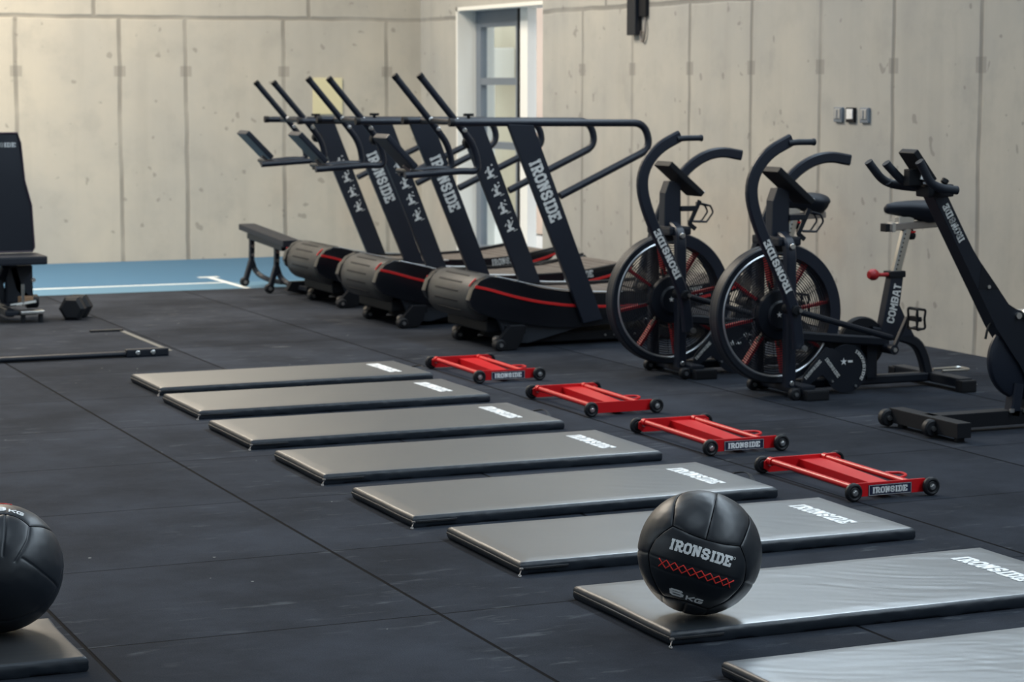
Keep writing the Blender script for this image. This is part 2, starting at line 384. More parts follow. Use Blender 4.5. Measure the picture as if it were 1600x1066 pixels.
# ================================================================== THE ROOM
WX, WY, WZ = 7.34, 18.97, 6.4
L0, F0 = -8.0, -6.0
bm = B(); box(bm, L0, WX, F0, 16.08, -.3, 0); struct('floor', bm, M['floor'])
bm = B(); box(bm, L0, WX, 16.08, WY, -.3, -.004); struct('floor_court', bm, M['court'])
bm = B(); box(bm, L0, WX+.3, WY, WY+.3, -.3, WZ); struct('wall_back', bm, M['wall_back'])
bm = B(); DY0, DY1, DZ = 16.33, 18.13, 2.14
T = .34
box(bm, WX, WX+T, F0, DY0, -.3, WZ); box(bm, WX, WX+T, DY1, WY, -.3, WZ); box(bm, WX, WX+T, DY0, DY1, DZ, WZ)
struct('wall_right', bm, M['wall_right'])
bm = B(); box(bm, L0-.3, L0, F0, WY, -.3, WZ); struct('wall_left', bm, M['plain_wall'])
bm = B(); box(bm, L0-.3, WX+.3, F0-.3, F0, -.3, WZ); struct('wall_front', bm, M['plain_wall'])
bm = B(); box(bm, L0-.3, WX+.3, F0-.3, WY+.3, WZ, WZ+.2); struct('ceiling', bm, M['ceiling'])
# glazed door opening at the far end of the right wall
bm = B()
box(bm, WX-.002, WX+T, DY1-.03, DY1, 0, DZ); box(bm, WX-.002, WX+T, DY0, DY1, DZ-.03, DZ)
struct('trim_1', bm, M['reveal'])
FX = WX+.17
d = bpy.data.objects.new('door_1', None); C.objects.link(d); d['kind'] = 'structure'; d.location = (0, 0, 0)
bm = B()
y0, y1 = 17.20, DY1-.03
box(bm, FX, FX+.06, y1-.10, y1, 0, DZ-.03); box(bm, FX, FX+.06, y0, y0+.05, 0, DZ-.03)
box(bm, FX+.001, FX+.059, y0+.05, y1-.10, DZ-.17, DZ-.03); box(bm, FX+.001, FX+.059, y0+.05, y1-.10, 0, .12)
for z in (.98, 1.515): box(bm, FX+.002, FX+.058, y0+.05, y1-.10, z-.03, z+.03)
fin('door_frame', bm, M['frame'], d)
bm = B(); box(bm, FX+.025, FX+.035, y0+.05, y1-.10, .12, DZ-.17); fin('glass', bm, M['glass'], d)
bm = B(); box(bm, FX-.01, FX+.06, y0-.035, y0-.005, 0, DZ-.03); fin('jamb_strip', bm, M['matte'], d)
bm = B(); box(bm, FX+.0, FX+.08, y0-.19, y0-.04, 0, DZ-.03); fin('white_post', bm, M['bright'], d)
# outside: paved strip and buildings across it
bm = B(); box(bm, WX+T, 16, 8, 30, -.32, -.02); o = struct('trim_2', bm, M['reveal'])
bm = B(); prism(bm, [(9.3, 15.2), (9.6, 15.2), (9.6, 21.05), (9.3, 21.05)], 0, 3.6, ax='z'); tag(fin('outside_wall', bm, M['pinkwall']), 'pale pinkish wall seen outside right of the glazed door frame', 'wall')
bm = B(); prism(bm, [(9.9, 21.05), (10.2, 21.05), (10.2, 28.), (9.9, 28.)], 0, 4.5, ax='z'); tag(fin('outside_building', bm, M['outwall']), 'tan building seen outside through the glass panes', 'building')
bm = B(); box(bm, 9.56, 9.9, 22.75, 23.6, 1.52, 1.88, .02); box(bm, 9.53, 9.57, 22.85, 23.5, 1.58, 1.82, .005); box(bm, 9.62, 9.68, 22.8, 22.86, -.02, 1.54); box(bm, 9.62, 9.68, 23.49, 23.55, -.02, 1.54); tag(fin('outdoor_unit', bm, M['bright']), 'white box unit outside seen through the upper glass pane', 'box')
# ------------------------------------------------------------------ wall fittings
t = thing('wall_speaker', 'black box speaker hung high on the right concrete wall', 'speaker', (WX, 14.66, 1.84))
bm = B(); box(bm, -.055, -.004, -.05, .085, 0, .75, .005); fin('cabinet', bm, M['black'], t)
bm = B(); box(bm, -.03, 0, -.16, -.055, .13, .75, .004); fin('bracket', bm, M['matte'], t)
bm = B(); tube(bm, smooth_path([(-.01, -.12, .16), (-.02, -.14, .02), (-.015, -.1, -.06), (-.02, -.06, -.02), (-.015, -.08, .03)]), .008, 6); fin('cable', bm, M['alu'], t, True)
labs = ['left pale grey socket box of three on the right concrete wall', 'dark framed middle switch box of three on the right concrete wall', 'right pale grey socket box of three on the right concrete wall']
for k, y in enumerate((11.93, 11.79, 11.635)):
    t = thing('switch_box', labs[k], 'switch', (WX, y, 1.31), 0, 'switch boxes on the right wall')
    bm = B(); box(bm, -.018, 0, -.046, .046, -.045, .045, .004); fin('housing', bm, M['matte'] if k == 1 else M['frame'], t)
    bm = B(); box(bm, -.023, -.014, -.033, .033, -.024, .036, .003); o = fin('face_plate', bm, M['white'] if k == 1 else M['silver'], t)
    if k != 1:
        bm = B(); box(bm, -.026, -.020, -.004, .004, -.02, .03); fin('slot', bm, M['frame'], t)
bm = B(); box(bm, 6.33, 6.60, WY-.012, WY, 1.23, 1.545, .003); tag(fin('notice_board', bm, M['cream']), 'pale cream square panel on the far concrete wall', 'panel')

# ================================================================== FLOOR MATS
def mat_mesh(L, W, th, wr, seed, lift=None):
    nx, ny = 130, 56; ins = .012
    R = random.Random(seed); ox, oy = R.uniform(0, 50), R.uniform(0, 50)
    def top(x, y):
        e = min(min(x, L-x), min(y, W-y)); f = min(1, e/.05)
        q = noise.noise(Vector((x*3+ox, y*3+oy, 0)))*.0018
        a = x*.55+y*.85; b = x*.85-y*.55
        side = .35+.65*min(1, max(0, (x-.35)/.6))
        nn = noise.noise(Vector((a*26+ox+3.5*noise.noise(Vector((x*2.3, y*2.3, oy))), b*3.1, oy)))
        n2 = noise.noise(Vector((a*47+ox+4*noise.noise(Vector((x*3, y*3, oy+4))), b*5, oy+9)))
        q += wr*side*((1-abs(nn)*2.2)*.0011 + n2*.0007)
        z = th + q*f - .0035*(1-f)
        if lift: z += lift(x, y)
        return z
    def out(x, y):
        return Vector((noise.noise(Vector((x*4+ox, y*4, 7)))*.0035, noise.noise(Vector((x*4, y*4+oy, 9)))*.0035, 0))
    bm = B(); G = []
    for i in range(nx+1):
        row = []
        for j in range(ny+1):
            x = ins + (L-2*ins)*i/nx; y = ins + (W-2*ins)*j/ny
            row.append(bm.verts.new(Vector((x, y, top(x, y)))+out(x, y)))
        G.append(row)
    for i in range(nx):
        for j in range(ny): bm.faces.new((G[i][j], G[i+1][j], G[i+1][j+1], G[i][j+1]))
    loop = [(i, 0) for i in range(nx)]+[(nx, j) for j in range(ny)]+[(i, ny) for i in range(nx, 0, -1)]+[(0, j) for j in range(ny, 0, -1)]
    prev = [G[i][j] for i, j in loop]
    for (inn, dz) in [(.009, -.0005), (.005, -.003), (.002, -.007), (.0, -.012), (.0005, -.45*th), (.0, -th+.012), (.003, -th+.004), (.008, -th+.0005)]:
        cur = []
        for (i, j), v in zip(loop, [G[i][j] for i, j in loop]):
            s = ins-inn; ox_ = -s if i == 0 else s if i == nx else 0; oy_ = -s if j == 0 else s if j == ny else 0
            z = v.co.z + dz if dz > -.02 else (v.co.z - th) + (th + dz)
            wob = noise.noise(Vector((i*.35+seed, j*.6, dz*60)))*.0022 if inn < .004 else 0
            cur.append(bm.verts.new((v.co.x+ox_*(1+wob*60*.02), v.co.y+oy_ + (wob if oy_ else 0), max(z, .0005))))
        n = len(cur)
        for k in range(n):
            f = bm.faces.new((prev[k], prev[(k+1) % n], cur[(k+1) % n], cur[k]))
            if dz < -.002: f.material_index = 1
        prev = cur
    bm.faces.new(prev).material_index = 1
    return bm, top
def exercise_mat(x0, y0, L, W, label, wr, seed, rz=0, th=.042, text=True, strap=True, zipp=True, lift=None):
    t = thing('exercise_mat', label, 'mat', (x0, y0, 0), rz, 'row of black exercise mats' if text else None)
    cm, top = mat_mesh(L, W, th, wr, seed, lift)
    fin('cushion', cm, [M['vinyl'] if text else M['dull'], M['vinyl_side']], t, True, 60)
    if zipp:
        bm = B(); sweep(bm, smooth_path([(.16, -.0035, .021), (.01, -.0035, .021), (-.0035, .012, .021), (-.0035, W*.5, .022), (-.0035, W-.012, .021)], 2), rsec(.006, .007, .001), up=(0, 0, 1)); z = fin('zipper', bm, M['zip'], t)
        bm = B(); box(bm, -.006, .006, -.004, .004, -.003, .003, .0015, Matrix.Translation((.0, -.008, .022)))
        tube(bm, [(.0, -.008, .018), (-.005, -.013, .012), (-.009, -.018, .007)], .002, 8)
        lathe(bm, [(.002, -.001), (.0055, -.001), (.0055, .001), (.002, .001), (.002, -.001)], Matrix.Translation((-.011, -.022, .0045)) @ Matrix.Rotation(.6, 4, 'X'), 12); fin('zip_pull', bm, M['alu'], z, True)
    if text:
        # word runs along the short side, tops towards the far left end
        fm = flat((L-.155, W*.80, th+.0012), (0, -1, 0), (1, 0, 0))
        lettering('IRONSIDE', .062, lambda s, u, d_: Vector((L-.20+u, W*.80-s, top(L-.20+u, W*.80-s)+.0006+d_)), M['white'], t, length=.36, thick=.0012, wd=.24, sub=5)
    if strap:
        bm = B(); W2 = W*.45
        sweep(bm, smooth_path([(L-.004, W2+.10, .02), (L+.02, W2+.085, .012+.022*(seed % 2)), (L+.055, W2+.03, .014+.030*(seed % 2)), (L+.045, W2-.03, .010), (L-.004, W2-.05, .018)], 3), rsec(.020, .003, .0008), up=(.3, 0, 1)); fin('carry_strap', bm, M['rubber'], t, True)
    return t
mats = [ # x, y (near left), label, wrinkle
 (2.765, 10.66, 'farthest mat of the row, beside the farthest red dolly', .3, 0),
 (2.725, 9.82, 'second farthest mat, right after the farthest mat of the row', .5, .0),
 (2.69, 8.91, 'third farthest mat of the row, its right end left of the third dolly', .3, 0),
 (2.70, 8.01, 'middle mat of the row, fourth from the far end', .4, -.01),
 (2.71, 7.10, 'fifth mat from the far end, its end nearest the closest red dolly', .4, 0),
 (2.745, 6.27, 'mat directly behind the 6 kg ball, strap sticking up at its right end', .5, -.01),
 (2.76, 5.30, 'large near mat carrying the black 6 kg medicine ball', .8, -.005)]
for k, (x, y, lb, wr, rz) in enumerate(mats):
    exercise_mat(x, y, 1.42, .62 if k else .56, lb, wr, k+3, rz)
exercise_mat(2.74, 4.36, 1.42, .62, 'nearest mat, wrinkled and cut by the bottom right frame corner', 1.6, 17, 0)
exercise_mat(-.16, 5.66, 1.43, .45, 'mat under the 9 kg ball in the bottom left corner', .2, 31, 0, text=False, strap=False, zipp=False,
             lift=lambda x, y: .006*math.exp(-((y-.45)/.06)**2))

# ================================================================== MEDICINE BALLS
BR = .171
def lld(lo, la):
    lo, la = math.radians(lo), math.radians(la); return Vector((math.cos(la)*math.cos(lo), math.cos(la)*math.sin(lo), math.sin(la)))
def arc(pts, step=.6):
    out = []
    P = [lld(*p) for p in pts]
    for a, b in zip(P, P[1:]):
        n = max(2, int(math.degrees(a.angle(b))/step))
        out += [(a*(1-k/n)+b*k/n).normalized() for k in range(n)]
    return out+[P[-1]]
def sm(pts):
    P = [lld(*p) for p in pts]; Q = smooth_path(P, 2); return [q.normalized() for q in Q]
SEAMS = [[(-34.8, 16.5), (-15.6, 13.6), (1.5, 12.6), (18, 13.3), (36.5, 16.5)], [(-34.8, 16.5), (-48.8, .5), (-55, -14)], [(36.5, 16.5), (48, 3), (55, -14)],
         [(-55, -14), (-52, -34), (-42, -56)], [(55, -14), (52, -34), (42, -56)], [(-42, -56), (-18, -54.5), (0, -54), (18, -54.5), (42, -56)],
         [(-34.8, 16.5), (-41.9, 29), (-66.5, 49.5), (-110, 62), (-180, 66)], [(36.5, 16.5), (45, 31), (68, 49.5), (110, 62), (180, 66)], [(1, 12.7), (.5, 40), (0, 60), (0, 89)],
         [(0, -54), (0, -70), (180, -80)], [(-42, -56), (-70, -68), (-140, -72)], [(42, -56), (70, -68), (140, -72)], [(-55, -14), (-90, -14), (-130, -14), (180, -14)], [(55, -14), (90, -14), (130, -14), (179, -14)],
         [(90, -14), (90, 20), (88, 55)], [(-90, -14), (-90, 20), (-88, 55)], [(110, -14), (115, -45), (120, -70)], [(-110, -14), (-115, -45), (-120, -70)]]
def ball_mesh():
    bm = B(); bmesh.ops.create_icosphere(bm, subdivisions=7, radius=1)
    pts = [p for s in SEAMS for p in arc(s)]
    kd = kdtree.KDTree(len(pts))
    for i, p in enumerate(pts): kd.insert(p, i)
    kd.balance()
    fin2 = [p for p in arc([(-54, -14.4), (-29, -15.0), (0, -14.0), (29, -14.4), (54, -13.4)])] + arc([(-50, -23.6), (0, -23.8), (50, -22.6)])
    k2 = kdtree.KDTree(len(fin2))
    for i, p in enumerate(fin2): k2.insert(p, i)
    k2.balance()
    for v in bm.verts:
        n = v.co.normalized(); d_ = kd.find(n)[2]*BR; e = k2.find(n)[2]*BR
        r = BR - .0022*math.exp(-(d_/.0024)**2) - .0010*math.exp(-(d_/.009)**2) - .0010*math.exp(-(e/.0025)**2)
        r += .0006*noise.noise(n*7)
        v.co = n*r
    return bm
def medicine_ball(centre, F, digit, label, mesh=None):
    t = thing('medicine_ball', label, 'ball', (centre[0], centre[1], centre[2]), 0, 'black medicine balls')
    t.rotation_mode = 'QUATERNION'
    t.rotation_quaternion = Matrix((Vector(F[0]), Vector(F[1]), Vector(F[2]))).transposed().to_quaternion()
    if mesh is None: sh = fin('leather_shell', ball_mesh(), M['ball'], t, True, 180)
    else: sh = bpy.data.objects.new('leather_shell', mesh); C.objects.link(sh); sh.parent = t
    bm = B()
    for s in SEAMS[:9]:
        tube(bm, [p*(BR-.0024) for p in sm(s)], .0013, 6)
    fin('seam_thread', bm, M['seam'], t, True)
    def onball(lo0, la0, klo=1):
        def f(s, u, d_): return lld(lo0+s, la0+u)*(BR+.0004+d_)
        return f
    def tf(s, u, d_):      # word along the panel, latitude dips a little in the middle as the photo shows
        return lld(-30.3+s, -4.6+u)*(BR+.0003+d_)
    lettering('IRONSIDE', 9.6, tf, M['white'], t, length=60.5, thick=.0007, wd=.23, sub=2)
    bm = B(); c0 = Vector((32.0, 4.0)); ring = [lld(c0.x+1.1*math.cos(a), c0.y+1.1*math.sin(a))*(BR+.0006) for a in [k*PI/8 for k in range(16)]]
    tube(bm, ring, .0005, 5, closed=True); fin('registered_mark', bm, M['white'], t)
    n0, nl, k0, kl = (-24.5, 19.5, -2.0, 24) if digit == '6' else (-17, 17.5, 3.5, 20.5)
    lettering(digit, 7.4, lambda s, u, d_: lld(n0+s, -49.0+u)*(BR+.0004+d_), M['white'], t, length=nl, wd=.27, sub=4, name='weight_number')
    lettering('KG', 5.6, lambda s, u, d_: lld(k0+s, -50.2+u)*(BR+.0004+d_), M['white'], t, length=kl, wd=.25, sub=4, name='weight_unit')
    bm = B(); N = 4.5; lo0, lo1 = (-38.5, 39.8) if digit == '6' else (-62, 6); la0, la1 = -23.0, -15.4
    for ph in (0, 1):
        pts = []
        for k in range(int(N*2)+1):
            lo = lo0+(lo1-lo0)*k/(2*N); up_ = (k % 2 == ph)
            pts.append((lo, la1 if up_ else la0))
        path = []
        for a, b in zip(pts, pts[1:]):
            for s in range(4): path.append(lld(a[0]+(b[0]-a[0])*s/4, a[1]+(b[1]-a[1])*s/4)*(BR+.0006))
        path.append(lld(*pts[-1])*(BR+.0006))
        tube(bm, path, .0018, 6)
    fin('cord_stitching', bm, M['redthread'], t, True, 180)
    return t, sh
F1 = ((-.4425, -.8744, .1989), (.8321, -.4831, -.2724), (.3342, .0449, .9414))
b1, sh1 = medicine_ball((2.919, 5.437, .2165), F1, '6', 'black medicine ball marked 6 KG sitting on the large near mat')
F2 = ((.2018, .5154, .8328), (.9772, -.1628, -.1360), (.0655, .8413, -.5366))
b2, _ = medicine_ball((1.1105, 6.0, .2165), F2, '9', 'black medicine ball marked 9 KG cut by the left frame edge', sh1.data)

# ================================================================== RED WHEELED DOLLIES
def dolly(loc, label, badge=True):
    # local: x to the right, y away; near plate at y 0, far plate at y .62
    t = thing('wheeled_dolly', label, 'dolly', loc, 0, 'red wheeled dollies on the floor'); D_ = .615
    for (y, nm) in ((.0, 'near_plate'), (D_, 'far_plate')):
        bm = B(); x0, x1 = -.17, .17; z0, z1 = (.012, .062) if y == 0 else (.008, .064)
        pr = [(x0+.02, z0), (x1-.02, z0), (x1, z0+.014), (x1, z1-.014), (x1-.02, z1), (x0+.02, z1), (x0, z1-.014), (x0, z0+.014)]
        prism(bm, pr, y-.004, y+.004, bev=.0015); fin('end_plate', bm, M['red'], t)
    for x in (-.148, .094):
        bm = B(); tube(bm, [(x, 0.004, .046), (x, D_-.004, .052)], .0115, 14); o = fin('side_tube', bm, M['red'], t, True)
        bm = B(); cyl(bm, (x, D_-.03, .0515), (x, D_-.004, .052), .016, 14); fin('weld_collar', bm, M['red'], o, True)
    bm = B()   # folded centre tray: steep left flank and flat right flank
    def slab(c8):
        v = [bm.verts.new(p) for p in c8]
        for f in ((0, 1, 2, 3), (7, 6, 5, 4), (0, 4, 5, 1), (1, 5, 6, 2), (2, 6, 7, 3), (3, 7, 4, 0)): bm.faces.new([v[k] for k in f])
    n0, n1, f0, f1 = -.035, .040, -.015, .085
    slab([(n0, .004, .044), (n1, .004, .044), (f1, D_-.004, .050), (f0, D_-.004, .050), (n0, .004, .040), (n1, .004, .040), (f1, D_-.004, .046), (f0, D_-.004, .046)])
    slab([(n0-.002, .004, .044), (n0+.002, .004, .044), (f0+.002, D_-.004, .050), (f0-.002, D_-.004, .050), (n0-.002, .004, .014), (n0+.002, .004, .014), (f0+.002, D_-.004, .014), (f0-.002, D_-.004, .014)])
    fin('centre_tray', bm, M['red'], t)
    bm = B(); tube(bm, fillet([(.11, .10, .05), (.155, .12, .052), (.165, .17, .054), (.11, .20, .052)], .03, 4), .0055, 8); fin('tie_loop', bm, M['red'], t, True)
    for (x, y, s) in [(-.165, -.022, -1), (.165, -.022, -1), (-.165, D_+.022, 1), (.165, D_+.022, 1)]:
        m_ = Matrix.Translation((x, y, .034)) @ Matrix.Rotation(PI/2, 4, 'X')
        bm = B(); lathe(bm, [(.0, .011), (.016, .011), (.020, .008), (.026, .012), (.031, .010), (.034, .005), (.034, -.005), (.031, -.010), (.026, -.012), (.020, -.008), (.016, -.011), (0, -.011)], m_, 28)
        wv = fin('wheel', bm, M['rubber'], t, True, 30)
        bm = B(); m2 = Matrix.Translation((x, y+s*.012, .034)) @ Matrix.Rotation(PI/2, 4, 'X')
        lathe(bm, [(.0, .005), (.006, .005), (.0075, .002), (.011, .002), (.013, -.003), (0, -.003)] if s < 0 else [(.0, -.005), (.006, -.005), (.0075, -.002), (.011, -.002), (.013, .003), (0, .003)], m2, 16); fin('axle_cap', bm, M['bolt'], wv, True)
    for x in (-.15, .15):
        bm = B(); cyl(bm, (x, D_-.004, .040), (x, D_-.013, .040), .0085, 8); fin('bolt', bm, M['bolt'], t)
    if badge:
        bm = B(); box(bm, -.092, .092, -.0065, -.0035, .013, .053, .001); bd = fin('badge', bm, M['navy'], t)
        bm = B()
        for q in ((-.090, .090, .0505, .0515), (-.090, .090, .0145, .0155), (-.090, -.089, .0145, .0515), (.089, .090, .0145, .0515)): box(bm, q[0], q[1], -.0072, -.0062, q[2], q[3])
        fin('badge_border', bm, M['print'], bd)
        lettering('IRONSIDE', .022, flat((-.076, -.0066, .0218), (1, 0, 0), (0, 0, 1)), M['white'], bd, length=.15, wd=.24)
    return t
d4 = dolly((4.507, 6.945, 0), 'nearest red dolly, right of the mat rows')
dup(d4, (4.517, 8.045, 0), 'second nearest red dolly, left of the spin bike foot')
dolly((4.54, 9.215, 0), 'third red dolly, the one with no name badge', False)
dup(d4, (4.517, 10.475, 0), 'farthest red dolly, in front of the near treadmill')

# ================================================================== CURVED TREADMILLS
def clip_profile():
    return [(-.257, .284), (-.237, .345), (-.19, .395), (-.132, .420), (-.085, .410), (.049, .376), (.193, .340), (.329, .317), (.528, .300), (.816, .292), (1.173, .305), (1.40, .338), (1.494, .358),
            (1.516, .335), (1.47, .285), (1.2, .20), (.85, .13), (.415, .105), (.245, .115), (.105, .135), (-.085, .172), (-.191, .205), (-.238, .24)]
def treadmill(loc, label):
    t = thing('curved_treadmill', label, 'treadmill', loc, 0, 'curved manual treadmills in a row'); YN, YF = -.37, .37
    pr = clip_profile()
    for s, nm in ((-1, 'near'), (1, 'far')):
        bm = B(); y = s*.345; prism(bm, pr, y-.03, y+.03, bev=.006); sk = fin('side_skirt', bm, M['gloss'], t, True, 30)
        bm = B(); st = [(-.222, .362), (-.144, .345), (-.04, .313), (.049, .289), (.15, .265), (.245, .249), (.382, .231), (.541, .220), (.8, .217), (1.05, .225), (1.25, .252), (1.42, .295), (1.50, .322)]
        pp = smooth_path([(x, s*.3765, z) for x, z in st], 2); sweep(bm, pp, rsec(.016, .004, .001), up=(0, 1, 0)); fin('red_stripe', bm, M['redline'], sk)
        if s < 0: lettering('IRONSIDE', .045, flat((1.02, -.3756, .250), (1, 0, .10), (-.10, 0, 1)), M['print'], sk, length=.21)
        bm = B(); st = [(-.09, .412), (.049, .379), (.193, .343), (.329, .320), (.528, .303), (.70, .297)]
        sweep(bm, smooth_path([(x, s*.362, z+.003) for x, z in st], 2), rsec(.02, .006, .002), up=(0, 0, 1)); fin('edge_rail', bm, M['silver'], sk, True)
        bm = B(); st = [(.70, .297), (.816, .294), (1.0, .297), (1.173, .308), (1.40, .341), (1.494, .361)]
        sweep(bm, smooth_path([(x, s*.350, z+.003) for x, z in st], 2), rsec(.04, .008, .002), up=(0, 0, 1)); fin('foot_rail', bm, M['matte'], sk, True)
    # ribbed cowl over the front drum
    bm = B(); cx_, cz_, r = -.105, .282, .136
    m_ = Matrix.Translation((cx_, .33, cz_)) @ Matrix.Rotation(PI/2, 4, 'X')
    lathe(bm, [(r-.075, -.055), (r-.03, -.048), (r-.008, -.025), (r, 0), (r, .60), (r-.012, .625), (r-.04, .642)], m_, 48, a0=math.radians(62), a1=math.radians(265))
    cw = fin('front_cowl', bm, M['cowl'], t, True, 40)
    bm = B()
    for a in (92, 116, 140, 164, 188, 214):
        a_ = math.radians(a); c_, s_ = math.cos(a_), math.sin(a_)
        q = Matrix.Translation((cx_+c_*(r-.001), 0, cz_+s_*(r-.001))) @ Matrix.Rotation(-a_, 4, 'Y')
        box(bm, -.006, .0035, -.15, .20, -.005, .005, .002, q)
    fin('cowl_rib', bm, M['matte'], cw, True, 40)
    bm = B(); tube(bm, [(cx_+math.cos(a)*(r+.001), -.28, cz_+math.sin(a)*(r+.001)) for a in [math.radians(q) for q in range(122, 150, 5)]], .004, 6); fin('red_marker', bm, M['redline'], cw)
    # slat belt
    bm = B(); xs = [i*.058-.08 for i in range(27)]
    up = [(-.085, .40), (.049, .362), (.193, .325), (.329, .300), (.528, .282), (.816, .276), (1.173, .290), (1.40, .325), (1.50, .345)]
    def zt(x):
        for (a, b), (c, d_) in zip(up, up[1:]):
            if x <= c: return b+(d_-b)*(x-a)/(c-a)
        return up[-1][1]
    for x in xs:
        z = zt(x+.028); sl = (zt(x+.056)-zt(x))/.056
        q = Matrix.Translation((x+.028, 0, z)) @ Matrix.Rotation(-math.atan(sl), 4, 'Y'); box(bm, -.0265, .0265, -.315, .315, -.012, .006, .003, q)
    fin('slat_belt', bm, M['belt'], t)
    bm = B(); prism(bm, [(x, z-.03) for x, z in up]+[(1.3, .20), (.8, .14), (.3, .13), (-.06, .2)], -.315, .315); fin('deck_core', bm, M['matte'], t)
    # lower body and base
    for y in (-.33, .33):
        bm = B(); prism(bm, [(-.07, .175), (-.01, .035), (.116, .024), (.43, .10), (.43, .12), (.1, .15)], y-.02, y+.02, bev=.004); fin('lower_panel', bm, M['panel'], t)
    bm = B(); box(bm, .05, 1.30, -.31, .31, .02, .075, .008); box(bm, 1.25, 1.36, -.33, .33, .004, .1, .01); box(bm, -.12, .12, -.30, .30, .09, .16, .01)
    fin('base_frame', bm, M['matte'], t)
    for x in (.62, .68, .75, .81): 
        bm = B(); cyl(bm, (x, -.313, .047), (x, -.318, .047), .006, 8); fin('bolt', bm, M['bolt'], t)
    for y in (-.44, .17):
        bm = B(); prism(bm, [(-.13, .03), (-.10, .075), (-.04, .14), (.05, .14), (.03, .05), (.0, .012), (-.05, .004), (-.12, .004)], y-.022, y+.022, bev=.004); box(bm, -.03, .06, y-.01 if y > 0 else y, (y+.01) if y > 0 else -.28, .09, .13); ft = fin('front_foot', bm, M['matte'], t)
        bm = B(); cyl(bm, (-.105, y-.032, .034), (-.105, y+.032, .034), .032, 20, bev=.006); wv = fin('transport_wheel', bm, M['rubber'], ft, True)
        bm = B(); cyl(bm, (-.105, y-.030, .034), (-.105, y-.040, .034), .011, 10); fin('axle_bolt', bm, M['bolt'], wv, True)
        bm = B(); cyl(bm, (-.075, y+.06, .05), (-.075, y+.11, .05), .025, 16); fin('adjuster', bm, M['alu'], ft, True)
    # slanted posts
    A, Bp = Vector((.046, 0, 1.268)), Vector((.500, 0, .140))
    nrm = Vector((Bp.z-A.z, 0, -(Bp.x-A.x))).normalized()*-1
    for y, bot in ((-.388, 1.0), (.35, 1.0)):
        bm = B(); a, b = A, A.lerp(Bp, bot); wa, wb = .078, .060
        p4 = [(a+Vector((-wa, 0, .003))), (a+Vector((wa, 0, -.003))), (b+Vector((wb, 0, .01))), (b+Vector((-wb, 0, -.01)))]
        prism(bm, [(p.x, p.z) for p in p4], y-.016, y+.016, bev=.004)
        ps = fin('post', bm, M['steelblue'], t)
        dn = (Bp-A).normalized(); yy = y-.0165
        if y < 0:
            s0 = A+dn*.215; rt = Vector((-dn.z, 0, dn.x))   # letters' tops face right
            s0 = s0 - rt*.037
            lettering('IRONSIDE', .074, lambda s, u, d_, s0=s0, rt=rt: s0+dn*s+rt*u+Vector((0, yy-s0.y-.0004-d_, 0)), M['print'], ps, length=.375, wd=.22)
        else:
            bm = B(); rt = Vector((-dn.z, 0, dn.x))
            for k in range(4):
                c_ = A+dn*(.315+k*.115)
                def q(pts): bm.faces.new([bm.verts.new(c_+rt*px+dn*(-pz)+Vector((0, yy-.001, 0))) for px, pz in pts])
                q([(-.030, -.036), (.026, -.036), (.018, -.022), (-.022, -.022)])
                q([(-.008, -.022), (.008, -.022), (.012, .004), (-.012, .006)])
                q([(-.012+.01*(k % 2), .008), (.004+.01*(k % 2), .006), (.010, .030), (-.002, .034)])
                q([(.012, -.010+.012*(k % 3)), (.034, .002+.012*(k % 2)), (.032, .010+.01*(k % 2)), (.010, -.002+.012*(k % 3))])
                q([(-.026, .000), (-.012, .012), (-.014, .018), (-.030, .006)])
                q([(.012, -.046), (.040, -.046), (.040, -.042), (.012, -.042)])
                q([(.024, .028), (.034, .028), (.034, .038), (.024, .038)])
            fin('exercise_pictograms', bm, M['print'], ps)
    # handrails with their bent rear loop
    for y in (-.378, .355):
        bm = B(); pth = fillet([(-.373, y, 1.283), (.835, y, 1.272), (.875, y, 1.125), (.30, y, .862)], .11, 10)
        tube(bm, pth, .0215, 14); hr = fin('handrail', bm, M['steelblue'], t, True)
        bm = B(); cyl(bm, (-.378, y, 1.283), (-.35, y, 1.283), .024, 14); fin('end_cap', bm, M['matte'], hr, True)
    # cross members
    bm = B(); cyl(bm, (-.262, -.36, 1.283), (-.262, .36, 1.283), .016, 12); cyl(bm, (-.46, -.20, .998), (-.46, .22, .998), .014, 12); fin('cross_tube', bm, M['black'], t, True)
    # push handles
    for y in (-.20, .20):
        pth = [(-.482, y, 1.542), (-.245, y, 1.262), (-.150, y, 1.14), (-.125, y, 1.0), (-.23, y, 1.006), (-.575 if y < 0 else -.46, y, .985)]
        bm = B(); tube(bm, fillet(pth, .08, 8), .0195, 14); hd = fin('push_handle', bm, M['steelblue'], t, True)
        bm = B(); cyl(bm, (-.487, y, 1.548), (-.47, y, 1.528), .021, 14); fin('end_cap', bm, M['matte'], hd, True)
        for (x, z) in ((-.268, 1.292), (-.222, 1.236)):
            bm = B(); cyl(bm, (x, y-.018, z), (x, y-.032, z), .013, 12, bev=.003); fin('bolt', bm, M['bolt'], hd, True)
    bm = B(); cyl(bm, (-.205, -.24, 1.315), (-.205, -.24, 1.33), .03, 14); cyl(bm, (-.205, -.24, 1.28), (-.205, -.24, 1.32), .01, 8); fin('lock_knob', bm, M['matte'], t, True)
    bm = B(); cyl(bm, (-.165, -.17, 1.165), (-.165, -.12, 1.165), .034, 20, bev=.006); fin('pivot_boss', bm, M['matte'], t, True)
    # console
    q = Matrix.Translation((-.555, .0, 1.115)) @ Matrix.Rotation(math.radians(46), 4, 'Y')
    bm = B(); box(bm, -.125, .125, -.11, .11, -.018, .018, .01, q); cs = fin('console', bm, M['steelblue'], t)
    bm = B(); box(bm, -.10, .08, -.095, .095, .0175, .0195, .001, q); fin('screen', bm, M['gloss'], cs)
    bm = B(); tube(bm, [(-.50, 0, 1.04), (-.46, 0, .998)], .018, 10); fin('console_stem', bm, M['alu'], cs, True)
    return t
